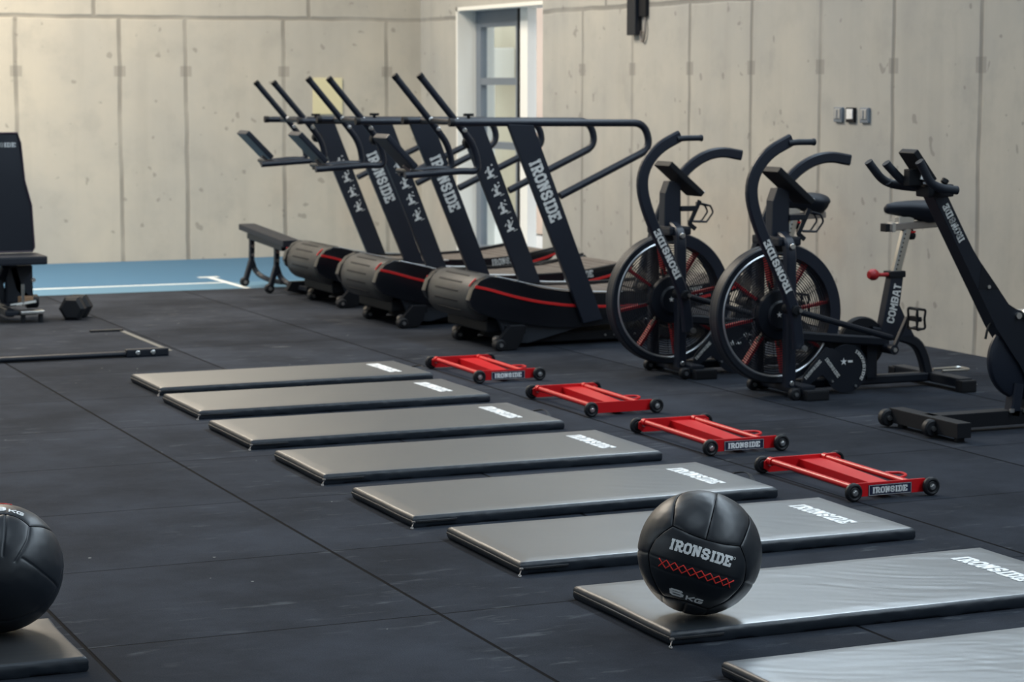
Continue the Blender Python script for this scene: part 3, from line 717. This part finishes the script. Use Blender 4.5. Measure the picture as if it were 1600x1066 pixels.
tm = treadmill((5.1, 12.15, 0), 'nearest curved treadmill, its whole side and red stripe in view')
tm2 = dup(tm, (5.02, 13.48, 0), 'middle curved treadmill, between the nearest and the farthest treadmill')
tm3 = dup(tm, (5.09, 14.82, 0), 'farthest curved treadmill, next to the small black bench')

tm2.scale = (1, 1, .99); tm3.scale = (1, 1, .975)
# ================================================================== AIR BIKES
def air_bike(loc, label):
    t = thing('air_bike', label, 'exercise bike', loc, 0, 'air bikes with fan wheels')
    cx_, cz_, R_ = .055, .392, .335
    def rot(y): return Matrix.Translation((cx_, y, cz_)) @ Matrix.Rotation(PI/2, 4, 'X')
    # cage rings
    for y in (-.028, .028):
        bm = B(); lathe(bm, [(R_-.030, -.012), (R_-.006, -.014), (R_, -.006), (R_, .006), (R_-.006, .014), (R_-.030, .012), (R_-.030, -.012)], rot(y), 72); cg = fin('cage_ring', bm, M['black'], t, True, 40)
        bm = B()
        tube(bm, [(cx_+(R_-.036)*math.cos(a), y-.008, cz_+(R_-.036)*math.sin(a)) for a in [2*PI*k/72 for k in range(72)]], .007, 8, closed=True)
        fin('rim_wire', bm, M['silver'] if y < 0 else M['black'], cg, True)
        bm = B(); n = 15; wq = .0022 if y < 0 else .0008
        for k in range(n):
            r = .125+(R_-.048-.125)*k/(n-1)
            lathe(bm, [(r-wq, -.0009), (r+wq, -.0009), (r+wq, .0009), (r-wq, .0009), (r-wq, -.0009)], rot(y*1.1), 64)
        for k in range(16):
            a = 2*PI*k/16+.1; c_, s_ = math.cos(a), math.sin(a)
            cyl(bm, (cx_+c_*.1, y*1.1, cz_+s_*.1), (cx_+c_*(R_-.03), y*1.1, cz_+s_*(R_-.03)), .0016, 5)
        fin('wire_grille', bm, M['black'], cg)
    bm = B(); lathe(bm, [(R_-.008, -.026), (R_-.001, -.026), (R_-.001, .026), (R_-.008, .026), (R_-.008, -.026)], rot(0), 72); fin('outer_band', bm, M['black'], t, True, 40)
    # rear top fender
    bm = B(); lathe(bm, [(R_-.050, -.052), (R_+.006, -.054), (R_+.012, -.042), (R_+.012, .042), (R_+.006, .054), (R_-.050, .052), (R_-.050, -.052)], Matrix.Translation((cx_, 0, cz_)) @ Matrix.Rotation(PI/2, 4, 'X'), 40, a0=math.radians(-30), a1=math.radians(84)); fin('fender', bm, M['steelblue'], t, True, 40)
    # fan
    bm = B(); cyl(bm, (cx_, -.03, cz_), (cx_, .03, cz_), .06, 28); fan = fin('fan_hub', bm, M['matte'], t, True)
    for k in range(8):
        a = math.radians(10+45*k)
        q = Matrix.Translation((cx_, 0, cz_)) @ Matrix.Rotation(-a, 4, 'Y')
        bm = B(); box(bm, .13, .295, -.026, .026, -.0025, .0025, .001, q); box(bm, .13, .295, -.026, -.022, -.007, .007, .001, q); fin('fan_blade', bm, M['fanred'], fan)
        bm = B(); box(bm, .05, .16, -.012, .012, -.004, .004, .001, q); fin('blade_arm', bm, M['matte'], fan)
    bm = B(); lathe(bm, [(0, .030), (.062, .030), (.072, .022), (.072, .016), (.116, .012), (.122, .0), (.122, -.01), (0, -.01)], rot(-.045), 40); hb = fin('hub_cover', bm, M['black'], t, True, 30)
    bm = B(); star(bm, (cx_-.015, -.0762, cz_+.004), .016); box(bm, cx_+.004, cx_+.022, -.0768, -.0760, cz_+.0, cz_+.006); fin('star_emblem', bm, M['white'], hb)
    # fork legs, crown and mast
    for s in (-1, 1):
        bm = B(); pth = fillet([(.055, s*.150, .055), (.050, s*.150, .690), (.050, s*.135, .745), (.062, s*.05, .770)], .05, 6)
        sweep(bm, pth, rsec(.052, .052, .008), up=(1, 0, 0)); fk = fin('fork_leg', bm, M['steelblue'], t)
        for bx, bz, br_ in ((.05, .73, .014), (.055, .075, .012), (.045, .375, .007), (.045, .415, .007)):
            bm = B(); cyl(bm, (bx, s*.172, bz), (bx, s*.182, bz), br_, 12, bev=.002); fin('bolt', bm, M['bolt'], fk, True)
    bm = B(); prism(bm, [(.018, .72), (.022, .94), (.045, 1.0), (.075, 1.0), (.112, .985), (.118, .72)], -.034, .034, bev=.008); ms = fin('mast', bm, M['steelblue'], t)
    bm = B(); box(bm, .0, .125, -.13, .13, .728, .772, .012); fin('fork_crown', bm, M['black'], ms)
    # console
    q = Matrix.Translation((.128, 0, 1.005)) @ Matrix.Rotation(math.radians(40), 4, 'Y')
    bm = B(); box(bm, -.135, .115, -.085, .085, -.016, .016, .007, q); cs = fin('console', bm, M['matte'], t)
    bm = B(); box(bm, -.11, .09, -.07, .07, .0155, .0175, .001, q); fin('screen', bm, M['gloss'], cs)
    bm = B(); cyl(bm, (.235, -.03, .93), (.250, -.03, .945), .008, 8); fin('button', bm, M['bolt'], cs, True)
    # bottle holder on the mast
    bm = B(); y = -.035
    box(bm, .11, .20, y-.012, y+.012, .845, .872, .004)
    sweep(bm, fillet([(.222, y, .898), (.163, y, .779), (.198, y, .752)], .008, 3), rsec(.022, .012, .002), up=(0, 1, 0))
    for yy in (y-.03, y+.03): tube(bm, fillet([(.215, yy, .885), (.268, yy, .872), (.285, yy, .838), (.247, yy, .789), (.170, yy, .792)], .012, 3), .005, 8)
    tube(bm, [(.268, y-.03, .872), (.268, y+.03, .872)], .005, 8); tube(bm, [(.247, y-.03, .789), (.247, y+.03, .789)], .005, 8)
    fin('bottle_holder', bm, M['black'], t)
    # moving arms
    near = [(.045, -.25, .25), (.035, -.25, .34), (.018, -.25, .436), (-.035, -.25, .56), (-.110, -.25, .70), (-.185, -.25, .85), (-.225, -.25, .985), (-.205, -.25, 1.09), (-.130, -.25, 1.18), (-.010, -.25, 1.237)]
    bm = B(); sweep(bm, smooth_path(near, 2), rsec(.058, .034, .008), up=(0, 1, 0)); ar = fin('handle_arm', bm, M['steelblue'], t)
    bm = B(); tube(bm, [(-.03, -.262, 1.222), (.02, -.268, 1.226), (.098, -.272, 1.226)], .0145, 12); cyl(bm, (.094, -.272, 1.226), (.104, -.272, 1.226), .017, 12); fin('grip', bm, M['grip'], ar, True)
    # word climbs the arm from near the pivot upwards
    p0, p1 = Vector((-.018, -.2685, .520)), Vector((-.148, -.2685, .770)); dd = (p1-p0).normalized(); rt = Vector((dd.z, 0, -dd.x))
    pm = p0 - Vector((dd.z, 0, -dd.x))*.0
    lettering('IRONSIDE', .036, lambda s, u, d_: p0 + dd*s + Vector((-dd.z, 0, dd.x))*(u-.018) + Vector((0, -d_, 0)), M['print'], ar, length=(p1-p0).length, wd=.22)
    far = [(.018, .25, .436), (.05, .25, .56), (.10, .25, .70), (.15, .25, .84), (.205, .25, .945), (.285, .25, 1.045), (.39, .25, 1.115), (.50, .25, 1.140), (.62, .25, 1.118)]
    bm = B(); sweep(bm, smooth_path(far, 2), rsec(.055, .034, .008), up=(0, 1, 0)); fin('handle_arm', bm, M['steelblue'], t)
    bm = B(); cyl(bm, (.018, -.285, .436), (.018, -.17, .436), .024, 16, bev=.003); cyl(bm, (.018, .17, .436), (.018, .285, .436), .024, 16, bev=.003); fin('arm_pivot', bm, M['matte'], t, True)
    bm = B(); cyl(bm, (.06, -.275, .255), (.06, -.29, .255), .013, 10); cyl(bm, (.03, -.29, .436), (.03, -.297, .436), .010, 8); fin('bolt', bm, M['bolt'], t, True)
    # push rods and beams to the crank
    for pq in ([(.055, -.215, .425), (.62, -.16, .268)], [(.03, .215, .26), (.60, .16, .20)]):
        bm = B(); tube(bm, pq, .0155, 10); fin('push_rod', bm, M['black'], t, True)
    bm = B(); sweep(bm, [(.075, -.10, .300), (.40, -.07, .262), (.665, -.05, .236)], rsec(.04, .046, .008), up=(0, 0, 1)); sweep(bm, [(.075, .10, .300), (.40, .07, .262), (.665, .05, .236)], rsec(.04, .046, .008), up=(0, 0, 1)); fin('main_beam', bm, M['black'], t)
    bm = B(); sweep(bm, smooth_path([(.60, 0, .285), (.76, 0, .255), (.86, 0, .225), (.905, 0, .165), (.935, 0, .06)], 2), rsec(.05, .05, .008), up=(0, 1, 0)); fin('rear_leg', bm, M['black'], t)
    bm = B(); sweep(bm, [(.10, 0, .045), (.94, 0, .045)], rsec(.06, .045, .008), up=(0, 0, 1)); fin('ground_beam', bm, M['black'], t)
    bm = B(); box(bm, .34, .46, -.05, .05, .05, .27, .01); box(bm, .56, .62, -.04, .04, .05, .25, .01); fin('crank_housing', bm, M['black'], t)
    # chain guard
    gx, gz = .388, .125
    bm = B(); lathe(bm, [(0, -.008), (.112, -.008), (.118, -.003), (.118, .004), (0, .004)], Matrix.Translation((gx, -.125, gz)) @ Matrix.Rotation(PI/2, 4, 'X'), 40)
    prism(bm, [(.14, .07), (.155, .115), (.27, .235), (.31, .225), (.35, .20), (.33, .12), (.30, .055), (.25, .105), (.165, .045)], -.131, -.121, bev=.002)
    gd = fin('chain_guard', bm, M['black'], t, True, 30)
    bm = B(); star(bm, (gx-.02, -.1345, gz+.035), .02, d=(0, 0, 0)); box(bm, gx+.004, gx+.03, -.1350, -.1345, gz+.030, gz+.040); fin('star_emblem', bm, M['white'], gd)
    lettering('IRONSIDE', .018, flat((.262, -.1325, .175), (.62, 0, -.78), (.78, 0, .62)), M['print'], gd, length=.12)
    lettering('IRONSIDE', .016, flat((.160, -.1325, .082), (.72, 0, .70), (-.70, 0, .72)), M['print'], gd, length=.12)
    def ag(s, u, d_):
        a = math.radians(62)-s/.098; return Vector((gx+(.088+u)*math.cos(a), -.1345-d_, gz+(.088+u)*math.sin(a)))
    lettering('IRONSIDE', .016, ag, M['print'], gd, length=.17, sub=2)
    for a in (25, -60, 215):
        bm = B(); cyl(bm, (gx+.1*math.cos(math.radians(a)), -.133, gz+.1*math.sin(math.radians(a))), (gx+.1*math.cos(math.radians(a)), -.138, gz+.1*math.sin(math.radians(a))), .006, 8); fin('bolt', bm, M['bolt'], gd, True)
    bm = B(); lathe(bm, [(0, -.02), (.125, -.02), (.132, -.008), (.132, .008), (.125, .02), (0, .02)], Matrix.Translation((.565, .03, .225)) @ Matrix.Rotation(PI/2, 4, 'X'), 40); fin('belt_cover', bm, M['matte'], t, True, 30)
    # cranks and pedals
    for s, dv in ((-1, (.078, .155)), (1, (-.078, -.13))):
        c0 = Vector((.650, s*.13, .205)); c1 = c0+Vector((dv[0], 0, dv[1]))
        bm = B(); sweep(bm, [c0, c1], rsec(.016, .026, .003), up=(0, 1, 0)); cyl(bm, (.650, s*.04, .205), (.650, s*.145, .205), .024, 16); cr = fin('crank', bm, M['black'], t)
        bm = B(); cyl(bm, (.650, s*.145, .205), (.650, s*.152, .205), .011, 10); fin('bolt', bm, M['bolt'], cr, True)
        bm = B(); y0 = s*.15; y1 = s*.25
        cyl(bm, c1, (c1.x, y1, c1.z), .008, 8); box(bm, c1.x-.012, c1.x+.012, min(y0, y1)+.01, max(y0, y1)-.01, c1.z-.012, c1.z+.012, .003)
        for zz in (1, -1):
            tube(bm, fillet([(c1.x-.012, y0+s*.01, c1.z), (c1.x-.016, y0+s*.01, c1.z+zz*.052), (c1.x+.036, y0+s*.015, c1.z+zz*.045), (c1.x+.030, y0+s*.015, c1.z)], .01, 3), .006, 8)
            tube(bm, fillet([(c1.x-.012, y1-s*.01, c1.z), (c1.x-.016, y1-s*.01, c1.z+zz*.052), (c1.x+.036, y1-s*.015, c1.z+zz*.045), (c1.x+.030, y1-s*.015, c1.z)], .01, 3), .006, 8)
            box(bm, c1.x-.018, c1.x+.030, min(y0, y1)+.01, max(y0, y1)-.01, c1.z+zz*.048-.004, c1.z+zz*.048+.004, .001)
        fin('pedal', bm, M['matte'], cr)
    # seat post, seat and slider
    bm = B(); prism(bm, [(.662, .25), (.650, .30), (.702, .560), (.772, .560), (.745, .41), (.845, .25)], -.026, .026, bev=.006); sp = fin('seat_tube', bm, M['steelblue'], t)
    bm = B(); box(bm, .690, .780, -.033, .033, .548, .580, .006); fin('collar', bm, M['matte'], sp)
    p0 = Vector((.690, -.0265, .325)); u_ = Vector((.052, 0, .235)).normalized(); v_ = Vector((-u_.z, 0, u_.x))
    lettering('COMBAT', .042, lambda s, u, d_: p0+u_*s+v_*(u-.028)+Vector((0, -.0004-d_, 0)), M['print'], sp, length=.20, wd=.2)
    bm = B(); sweep(bm, [(.738, 0, .56), (.800, 0, .785)], rsec(.046, .046, .01), up=(0, 1, 0)); cp_ = fin('chrome_post', bm, M['chrome'], t)
    bm = B()
    for k in range(9):
        p = Vector((.738, -.0232, .56)).lerp(Vector((.800, -.0232, .785)), .12+k*.095); cyl(bm, p+Vector((-.014, 0, .003)), p+Vector((-.014, -.0008, .003)), .0045, 8)
    fin('adjustment_hole', bm, M['matte'], cp_)
    bm = B(); sweep(bm, [(.682, 0, .795), (.985, 0, .808)], rsec(.046, .036, .003), up=(0, 0, 1)); sl = fin('seat_slider', bm, M['alu'], t)
    bm = B(); box(bm, .664, .688, -.026, .026, .774, .814, .003); fin('end_cap', bm, M['matte'], sl)
    bm = B(); box(bm, .702, .722, -.026, .026, .772, .820, .003); box(bm, .745, .83, -.02, .02, .81, .845, .004); fin('seat_clamp', bm, M['bolt'], sl)
    bm = B(); lathe(bm, [(0, -.022), (.014, -.02), (.021, -.008), (.021, .006), (.012, .016), (.006, .03), (0, .03)], Matrix.Translation((.83, 0, .752)), 18); fin('lever_knob', bm, [M['matte']], sl, True)
    bm = B(); cyl(bm, (.83, 0, .766), (.83, 0, .774), .0205, 18); fin('knob_collar', bm, M['redline'], sl, True)
    bm = B(); cyl(bm, (.640, -.01, .563), (.70, -.01, .563), .010, 10); lathe(bm, [(0, -.030), (.018, -.028), (.028, -.012), (.028, .006), (.018, .022), (0, .024)], Matrix.Translation((.602, -.01, .565)) @ Matrix.Rotation(-PI/2, 4, 'Y'), 20); fin('height_knob', bm, M['fanred'], t, True)
    bm = B(); rings = []
    sx = [(.672, .012, .885, .012), (.69, .028, .890, .022), (.74, .040, .892, .030), (.80, .056, .890, .036), (.86, .092, .884, .044), (.91, .118, .878, .050), (.95, .115, .876, .048), (.975, .085, .878, .038), (.985, .04, .880, .022)]
    for (x, hw, zc, hh) in sx: rings.append([bm.verts.new((x, hw*math.cos(a)*(1 if math.sin(a) > 0 else .85), zc+hh*math.sin(a)*(.95 if math.sin(a) > 0 else 1.35))) for a in [2*PI*k/20 for k in range(20)]])
    for A_, D_ in zip(rings, rings[1:]):
        for k in range(20): bm.faces.new((A_[k], A_[(k+1) % 20], D_[(k+1) % 20], D_[k]))
    bm.faces.new(rings[0]); bm.faces.new(rings[-1][::-1]); fin('seat', bm, M['pad'], t, True, 180)
    # feet
    bm = B(); box(bm, .075, .150, -.24, .24, .022, .068, .010); fs = fin('front_stabiliser', bm, M['black'], t)
    for y in (-.22, .18):
        bm = B(); cyl(bm, (.045, y-.018, .030), (.045, y+.018, .030), .029, 20, bev=.006); wv = fin('transport_wheel', bm, M['rubber'], fs, True)
        bm = B(); cyl(bm, (.045, y-.018, .030), (.045, y-.025, .030), .010, 10); fin('axle_bolt', bm, M['bolt'], wv, True)
        bm = B(); box(bm, .04, .09, y-.008, y+.008, .02, .055, .003); fin('wheel_bracket', bm, M['black'], fs)
    for y in (-.25, .25):
        bm = B(); box(bm, .078, .20 if y < 0 else .16, y-.035, y+.03, .0, .05, .008); fin('foot_pad', bm, M['rubber'], fs)
    bm = B(); box(bm, .925, 1.0, -.30, .30, .022, .068, .010); rs = fin('rear_stabiliser', bm, M['black'], t)
    for y in (-.30, .30):
        bm = B(); box(bm, .920, 1.005, y-.03, y+.03, .0, .06, .008); fin('foot_pad', bm, M['rubber'], rs)
    bm = B(); tube(bm, fillet([(.985, .02, .075), (1.15, .03, .075), (1.15, -.07, .075), (.985, -.06, .075)], .035, 5), .007, 10); fin('lifting_loop', bm, M['chrome'], t, True)
    return t
ab = air_bike((5.45, 9.52, 0), 'air bike in front, COMBAT lettered seat tube fully in view')
dup(ab, (5.335, 10.42, 0), 'air bike behind, its fan overlapped by the front air bike')

# ================================================================== SPIN BIKE
t = thing('spin_bike', 'black spin bike with horned handlebar, cut by the right frame edge', 'exercise bike', (5.45, 8.16, 0))
bm = B(); prism(bm, [(.004, 1.035), (.078, 1.035), (.218, .792), (.262, .731), (.355, .617), (.404, .546), (.448, .528), (.56, .49), (.80, .47), (.86, .40), (.80, .28), (.66, .08), (.545, .08), (.530, .20), (.482, .282), (.426, .344), (.346, .451), (.181, .734)], -.042, .042, bev=.006); fr = fin('frame', bm, M['black'], t)
bm = B(); prism(bm, [(.262, .731), (.250, .62), (.355, .617)], -.0435, -.0422)
fin('crease_line', bm, M['matte'], fr)
p0, p1 = Vector((.150, -.0425, .846)), Vector((.070, -.0425, .985)); dd = (p1-p0).normalized()
lettering('IRONSIDE', .032, lambda s, u, d_: p0+dd*(s-.02)+Vector((-dd.z, 0, dd.x))*(u-.016)+Vector((0, -.0004-d_, 0)), M['print'], fr, length=.185, wd=.22)
bm = B(); cyl(bm, (.30, -.042, .63), (.30, -.050, .63), .008, 10); cyl(bm, (.53, -.042, .36), (.53, -.050, .36), .007, 10); fin('bolt', bm, M['bolt'], fr, True)
bm = B(); box(bm, -.02, .11, -.05, .05, 1.02, 1.075, .012)
hb_ = fin('handlebar_clamp', bm, M['matte'], t)
def horn(y, p): 
    bm = B(); tube(bm, fillet([(a, y+b, c_) for a, b, c_ in p], .05, 6), .0185, 14); cyl(bm, (p[0][0], y+p[0][1], p[0][2]), (p[0][0]-.006, y+p[0][1], p[0][2]+.008), .019, 14); fin('handlebar_grip', bm, M['grip'], t, True)
horn(.15, [(-.187, 0, 1.160), (-.112, 0, 1.076), (-.02, -.06, 1.058), (.06, -.13, 1.058)])
horn(.04, [(-.170, 0, 1.158), (-.082, 0, 1.078), (.01, 0, 1.062), (.06, 0, 1.058)])
horn(-.12, [(-.110, 0, 1.168), (-.058, 0, 1.082), (.0, 0, 1.060), (.075, 0, 1.052)])
horn(.02, [(-.10, .1, 1.072), (.02, .03, 1.064), (.10, .0, 1.05), (.135, -.02, 1.046)])
bm = B(); tube(bm, [(.03, -.13, 1.055), (.03, .15, 1.055)], .017, 12); fin('crossbar', bm, M['grip'], t, True)
q = Matrix.Translation((-.048, -.01, 1.150)) @ Matrix.Rotation(math.radians(52), 4, 'Y')
bm = B(); box(bm, -.085, .075, -.06, .06, -.014, .014, .006, q); cs = fin('console', bm, M['matte'], t)
bm = B(); box(bm, -.10, -.03, -.025, .02, 1.07, 1.14, .006); fin('console_mount', bm, M['matte'], cs)
bm = B(); cyl(bm, (-.04, -.03, 1.095), (-.035, -.03, 1.115), .012, 10); fin('clamp_bolt', bm, M['bolt'], cs, True)
bm = B(); cyl(bm, (.055, -.05, 1.08), (.065, -.05, 1.095), .016, 12); fin('adjust_knob', bm, M['matte'], t, True)
bm = B(); cyl(bm, (.0, .03, .80), (.07, .03, .845), .008, 8); cyl(bm, (.0, .03, .76), (.0, .03, .81), .012, 10)
bm.free()
bm = B(); lathe(bm, [(0, -.026), (.15, -.025), (.172, -.018), (.18, -.007), (.18, .007), (.172, .018), (.15, .025), (0, .026)], Matrix.Translation((.515, .0, .306)) @ Matrix.Rotation(PI/2, 4, 'X'), 56); fin('flywheel_cover', bm, M['steelblue'], t, True, 30)
bm = B(); sweep(bm, [(.90, 0, .06), (.70, 0, .30)], rsec(.05, .06, .006), up=(0, 1, 0)); fin('strut', bm, M['steelblue'], t)
bm = B(); sweep(bm, [(.46, -.01, .06), (.48, -.01, .20)], rsec(.05, .06, .006), up=(0, 1, 0)); st_ = fin('strut', bm, M['steelblue'], t)
bm = B(); cyl(bm, (.435, -.045, .078), (.435, -.045, .092), .012, 10); cyl(bm, (.505, -.045, .074), (.505, -.045, .088), .012, 10); fin('bolt', bm, M['bolt'], st_, True)
bm = B(); tube(bm, smooth_path([(.56, -.06, .40), (.535, -.06, .33), (.525, -.06, .22), (.50, -.06, .10)], 2), .006, 8); fin('guard_trim', bm, M['chrome'], t, True)
bm = B(); tube(bm, smooth_path([(.352, -.01, .475), (.325, -.01, .455), (.313, -.01, .40)], 2), .0055, 8); fin('brake_cable', bm, M['rubber'], t, True)
bm = B(); box(bm, .445, .62, -.03, .03, .48, .52, .006); cyl(bm, (.455, -.03, .50), (.455, -.055, .50), .014, 12); cyl(bm, (.50, -.03, .505), (.50, -.06, .505), .022, 12); fin('brake_caliper', bm, M['bolt'], t, True)
bm = B(); box(bm, .03, .99, -.04, .04, .022, .085, .004); fin('centre_beam', bm, M['matte'], t)
bm = B(); box(bm, .0, .07, -.27, .25, .020, .085, .004); s_ = fin('front_stabiliser', bm, M['matte'], t)
bm = B(); box(bm, .93, 1.0, -.27, .27, .020, .085, .004); fin('rear_stabiliser', bm, M['matte'], t)
for y in (.25, -.09):
    bm = B(); cyl(bm, (-.012, y-.02, .042), (-.012, y+.02, .042), .038, 22, bev=.007); wv = fin('transport_wheel', bm, M['rubber'], s_, True)
    bm = B(); cyl(bm, (-.012, y-.020, .042), (-.012, y-.029, .042), .011, 10); fin('axle_bolt', bm, M['bolt'], wv, True)
for (x, y) in ((.045, -.22), (.965, -.22), (.965, .22), (.045, .21)):
    bm = B(); cyl(bm, (x, y, 0), (x, y, .022), .022, 14); fin('levelling_foot', bm, M['rubber'], t, True)
bm = B(); sweep(bm, [(.66, 0, .44), (.74, 0, .78)], rsec(.045, .045, .008), up=(0, 1, 0)); fin('seat_post', bm, M['chrome'], t)
bm = B(); cyl(bm, (.64, -.09, .22), (.64, .09, .22), .02, 14); box(bm, .62, .80, -.10, -.085, .21, .235, .004); box(bm, .76, .86, -.20, -.10, .21, .235, .005); fin('crank', bm, M['matte'], t)

# ================================================================== FAR LEFT AND BACKGROUND GEAR
# small bench beside the treadmills
t = thing('roller_bench', 'small black bench on wheels left of the farthest treadmill', 'bench', (4.92, 15.85, 0))
bm = B(); prism(bm, [(.50, .415), (.50, .458), (-.58, .400), (-.58, .352)], -.055, .075, ax='x', bev=.008); fin('pad', bm, M['pad'], t)
bm = B(); box(bm, -.02, .04, -.42, .42, .335, .375, .004, Matrix.Rotation(.045, 4, 'X')); fin('pad_rail', bm, M['black'], t)
for y in (.36, -.25):
    bm = B()
    sweep(bm, [(.005, y, .37), (.0, y, .20), (-.045, y, .055)], rsec(.035, .045, .005), up=(0, 1, 0))
    sweep(bm, smooth_path([(.0, y, .20), (.03, y, .10), (.10, y-.10, .05), (.16, y-.25, .045)], 2), rsec(.035, .04, .005), up=(0, 1, 0))
    lg = fin('leg', bm, M['black'], t)
    bm = B(); cyl(bm, (-.055, y-.02, .036), (-.055, y+.02, .036), .034, 20, bev=.005); wv = fin('wheel', bm, M['rubber'], lg, True)
    bm = B(); cyl(bm, (-.055, y-.02, .036), (-.055, y-.03, .036), .012, 10)
    for z in (.30, .235): cyl(bm, (.003, y-.02, z), (.003, y-.028, z), .011, 10)
    fin('bolt', bm, M['bolt'], lg, True)
bm = B(); prism(bm, [(.02, .03), (.06, .095), (.62, .10), (.62, .0), (.18, .0), (.10, .012)], -.42, -.36, bev=.006); fin('base_beam', bm, M['matte'], t)
# adjustable bench at the left edge
t = thing('adjustable_bench', 'black upright weight bench cut by the left frame edge', 'bench', (2.77, 14.6, 0))
bm = B()
pr = [(-.105, 1.185), (.125, 1.185), (.145, 1.12), (.165, .88), (.185, .80), (.205, .72), (.218, .45), (.205, .425), (-.19, .425), (-.20, .45), (-.185, .72), (-.165, .80), (-.145, .88), (-.125, 1.12)]
prism(bm, pr, .02, .08, bev=.014); bk = fin('backrest', bm, M['pad'], t, True, 30)
bm = B(); tube(bm, [(x, .018, z) for x, z in pr], .006, 6, closed=True); fin('piping', bm, M['padtrim'], bk, True)
lettering('IRONSIDE', .028, flat((-.10, .0185, 1.095), (1, 0, 0), (0, 0, 1)), M['white'], bk, length=.215, wd=.22)
bm = B(); box(bm, -.24, .24, -.28, .06, .36, .415, .014); fin('seat', bm, M['pad'], t)
bm = B(); sweep(bm, [(.06, -.02, .36), (.10, -.02, .20), (.17, -.02, .10)], rsec(.05, .06, .006), up=(0, 1, 0)); sweep(bm, [(-.06, .02, .36), (.02, .02, .10)], rsec(.05, .06, .006), up=(0, 1, 0)); sweep(bm, [(0, -.15, .36), (0, .3, .10)], rsec(.05, .05, .006), up=(1, 0, 0)); box(bm, .02, .19, -.05, .02, .10, .34, .01); fr = fin('support_frame', bm, M['black'], t)
bm = B(); box(bm, -.04, .16, -.30, -.22, .045, .075, .006); sweep(bm, [(0, -.26, .06), (0, .6, .06)], rsec(.05, .05, .006), up=(0, 0, 1)); box(bm, -.2, .2, .56, .63, .02, .07, .008); fin('base', bm, M['black'], t)
bm = B(); box(bm, .05, .20, -.34, -.26, .055, .075, .004); fin('chrome_foot_plate', bm, M['chrome'], t)
for x in (.07, .18):
    bm = B(); cyl(bm, (x, -.31, .0), (x, -.31, .055), .016, 12); fin('levelling_foot', bm, M['rubber'], t, True)
bm = B(); tube(bm, [(.08, -.27, .10), (.08, -.27, .24)], .01, 8); tube(bm, [(.0, -.27, .11), (.16, -.27, .13)], .01, 8); cyl(bm, (.16, -.22, .26), (.16, -.20, .26), .014, 10); fin('chrome_pin', bm, M['chrome'], t, True)
bm = B(); box(bm, .06, .15, -.25, -.20, .12, .16, .006); fin('tan_block', bm, M['wood'], t)
bm = B(); cyl(bm, (.16, .05, .10), (.24, .05, .10), .045, 20, bev=.008); fin('wheel', bm, M['rubber'], t, True)
# hex dumbbell
t = thing('hex_dumbbell', 'black hex dumbbell on the rubber floor beside the blue court', 'dumbbell', (3.205, 14.42, 0), math.radians(62))
for s in (-1, 1):
    bm = B(); m_ = Matrix.Translation((s*.075, 0, .074)) @ Matrix.Rotation(PI/2, 4, 'Y') @ Matrix.Rotation(PI/6, 4, 'Z')
    lathe(bm, [(0, -.045), (.062, -.045), (.084, -.030), (.084, .030), (.062, .045), (0, .045)], m_, 6); fin('hex_head', bm, M['iron'], t)
bm = B(); tube(bm, [(-.05, 0, .074), (-.02, 0, .074), (.02, 0, .074), (.05, 0, .074)], .016, 14); fin('handle', bm, M['chrome'], t, True)
# bar on the floor
t = thing('floor_bar', 'long thin black bar with a thick bolted end lying on the floor', 'bar', (2.3, 12.25, 0))
bm = B(); tube(bm, [(-.9, 0, .018), (.70, 0, .018)], .016, 12); fin('shaft', bm, M['black'], t, True)
bm = B(); box(bm, .69, .93, -.022, .022, .0, .044, .008); sl = fin('end_sleeve', bm, M['black'], t)
for x in (.755, .84):
    bm = B(); cyl(bm, (x, -.022, .024), (x, -.029, .024), .013, 12, bev=.003); fin('bolt', bm, M['bolt'], sl, True)
# plate standing at the left edge
bm = B(); lathe(bm, [(.03, -.03), (.09, -.03), (.10, -.022), (.19, -.022), (.20, -.035), (.228, -.035), (.236, -.025), (.236, .025), (.228, .035), (.20, .035), (.19, .022), (.10, .022), (.09, .03), (.03, .03), (.03, -.03)], Matrix.Translation((2.135, 12.6, .236)) @ Matrix.Rotation(PI/2, 4, 'X'), 64)
tag(fin('weight_plate', bm, M['iron'], None, True, 30), 'black round weight plate standing upright at the left frame edge', 'weight plate')
bm = B(); box(bm, 3.10, 3.30, 13.56, 13.60, .0, .012, .003); tag(fin('rubber_strip', bm, M['rubber']), 'short thin dark strip lying on the floor behind the long bar', 'strip')
bm = B(); box(bm, 3.28, 3.31, 12.45, 13.56, .0, .002); tag(fin('lit_seam_strip', bm, M['lit_seam']), 'pale strip added for the light caught along a floor seam', 'lit_seam')  # seam edge catching light, laid on as a thin pale strip
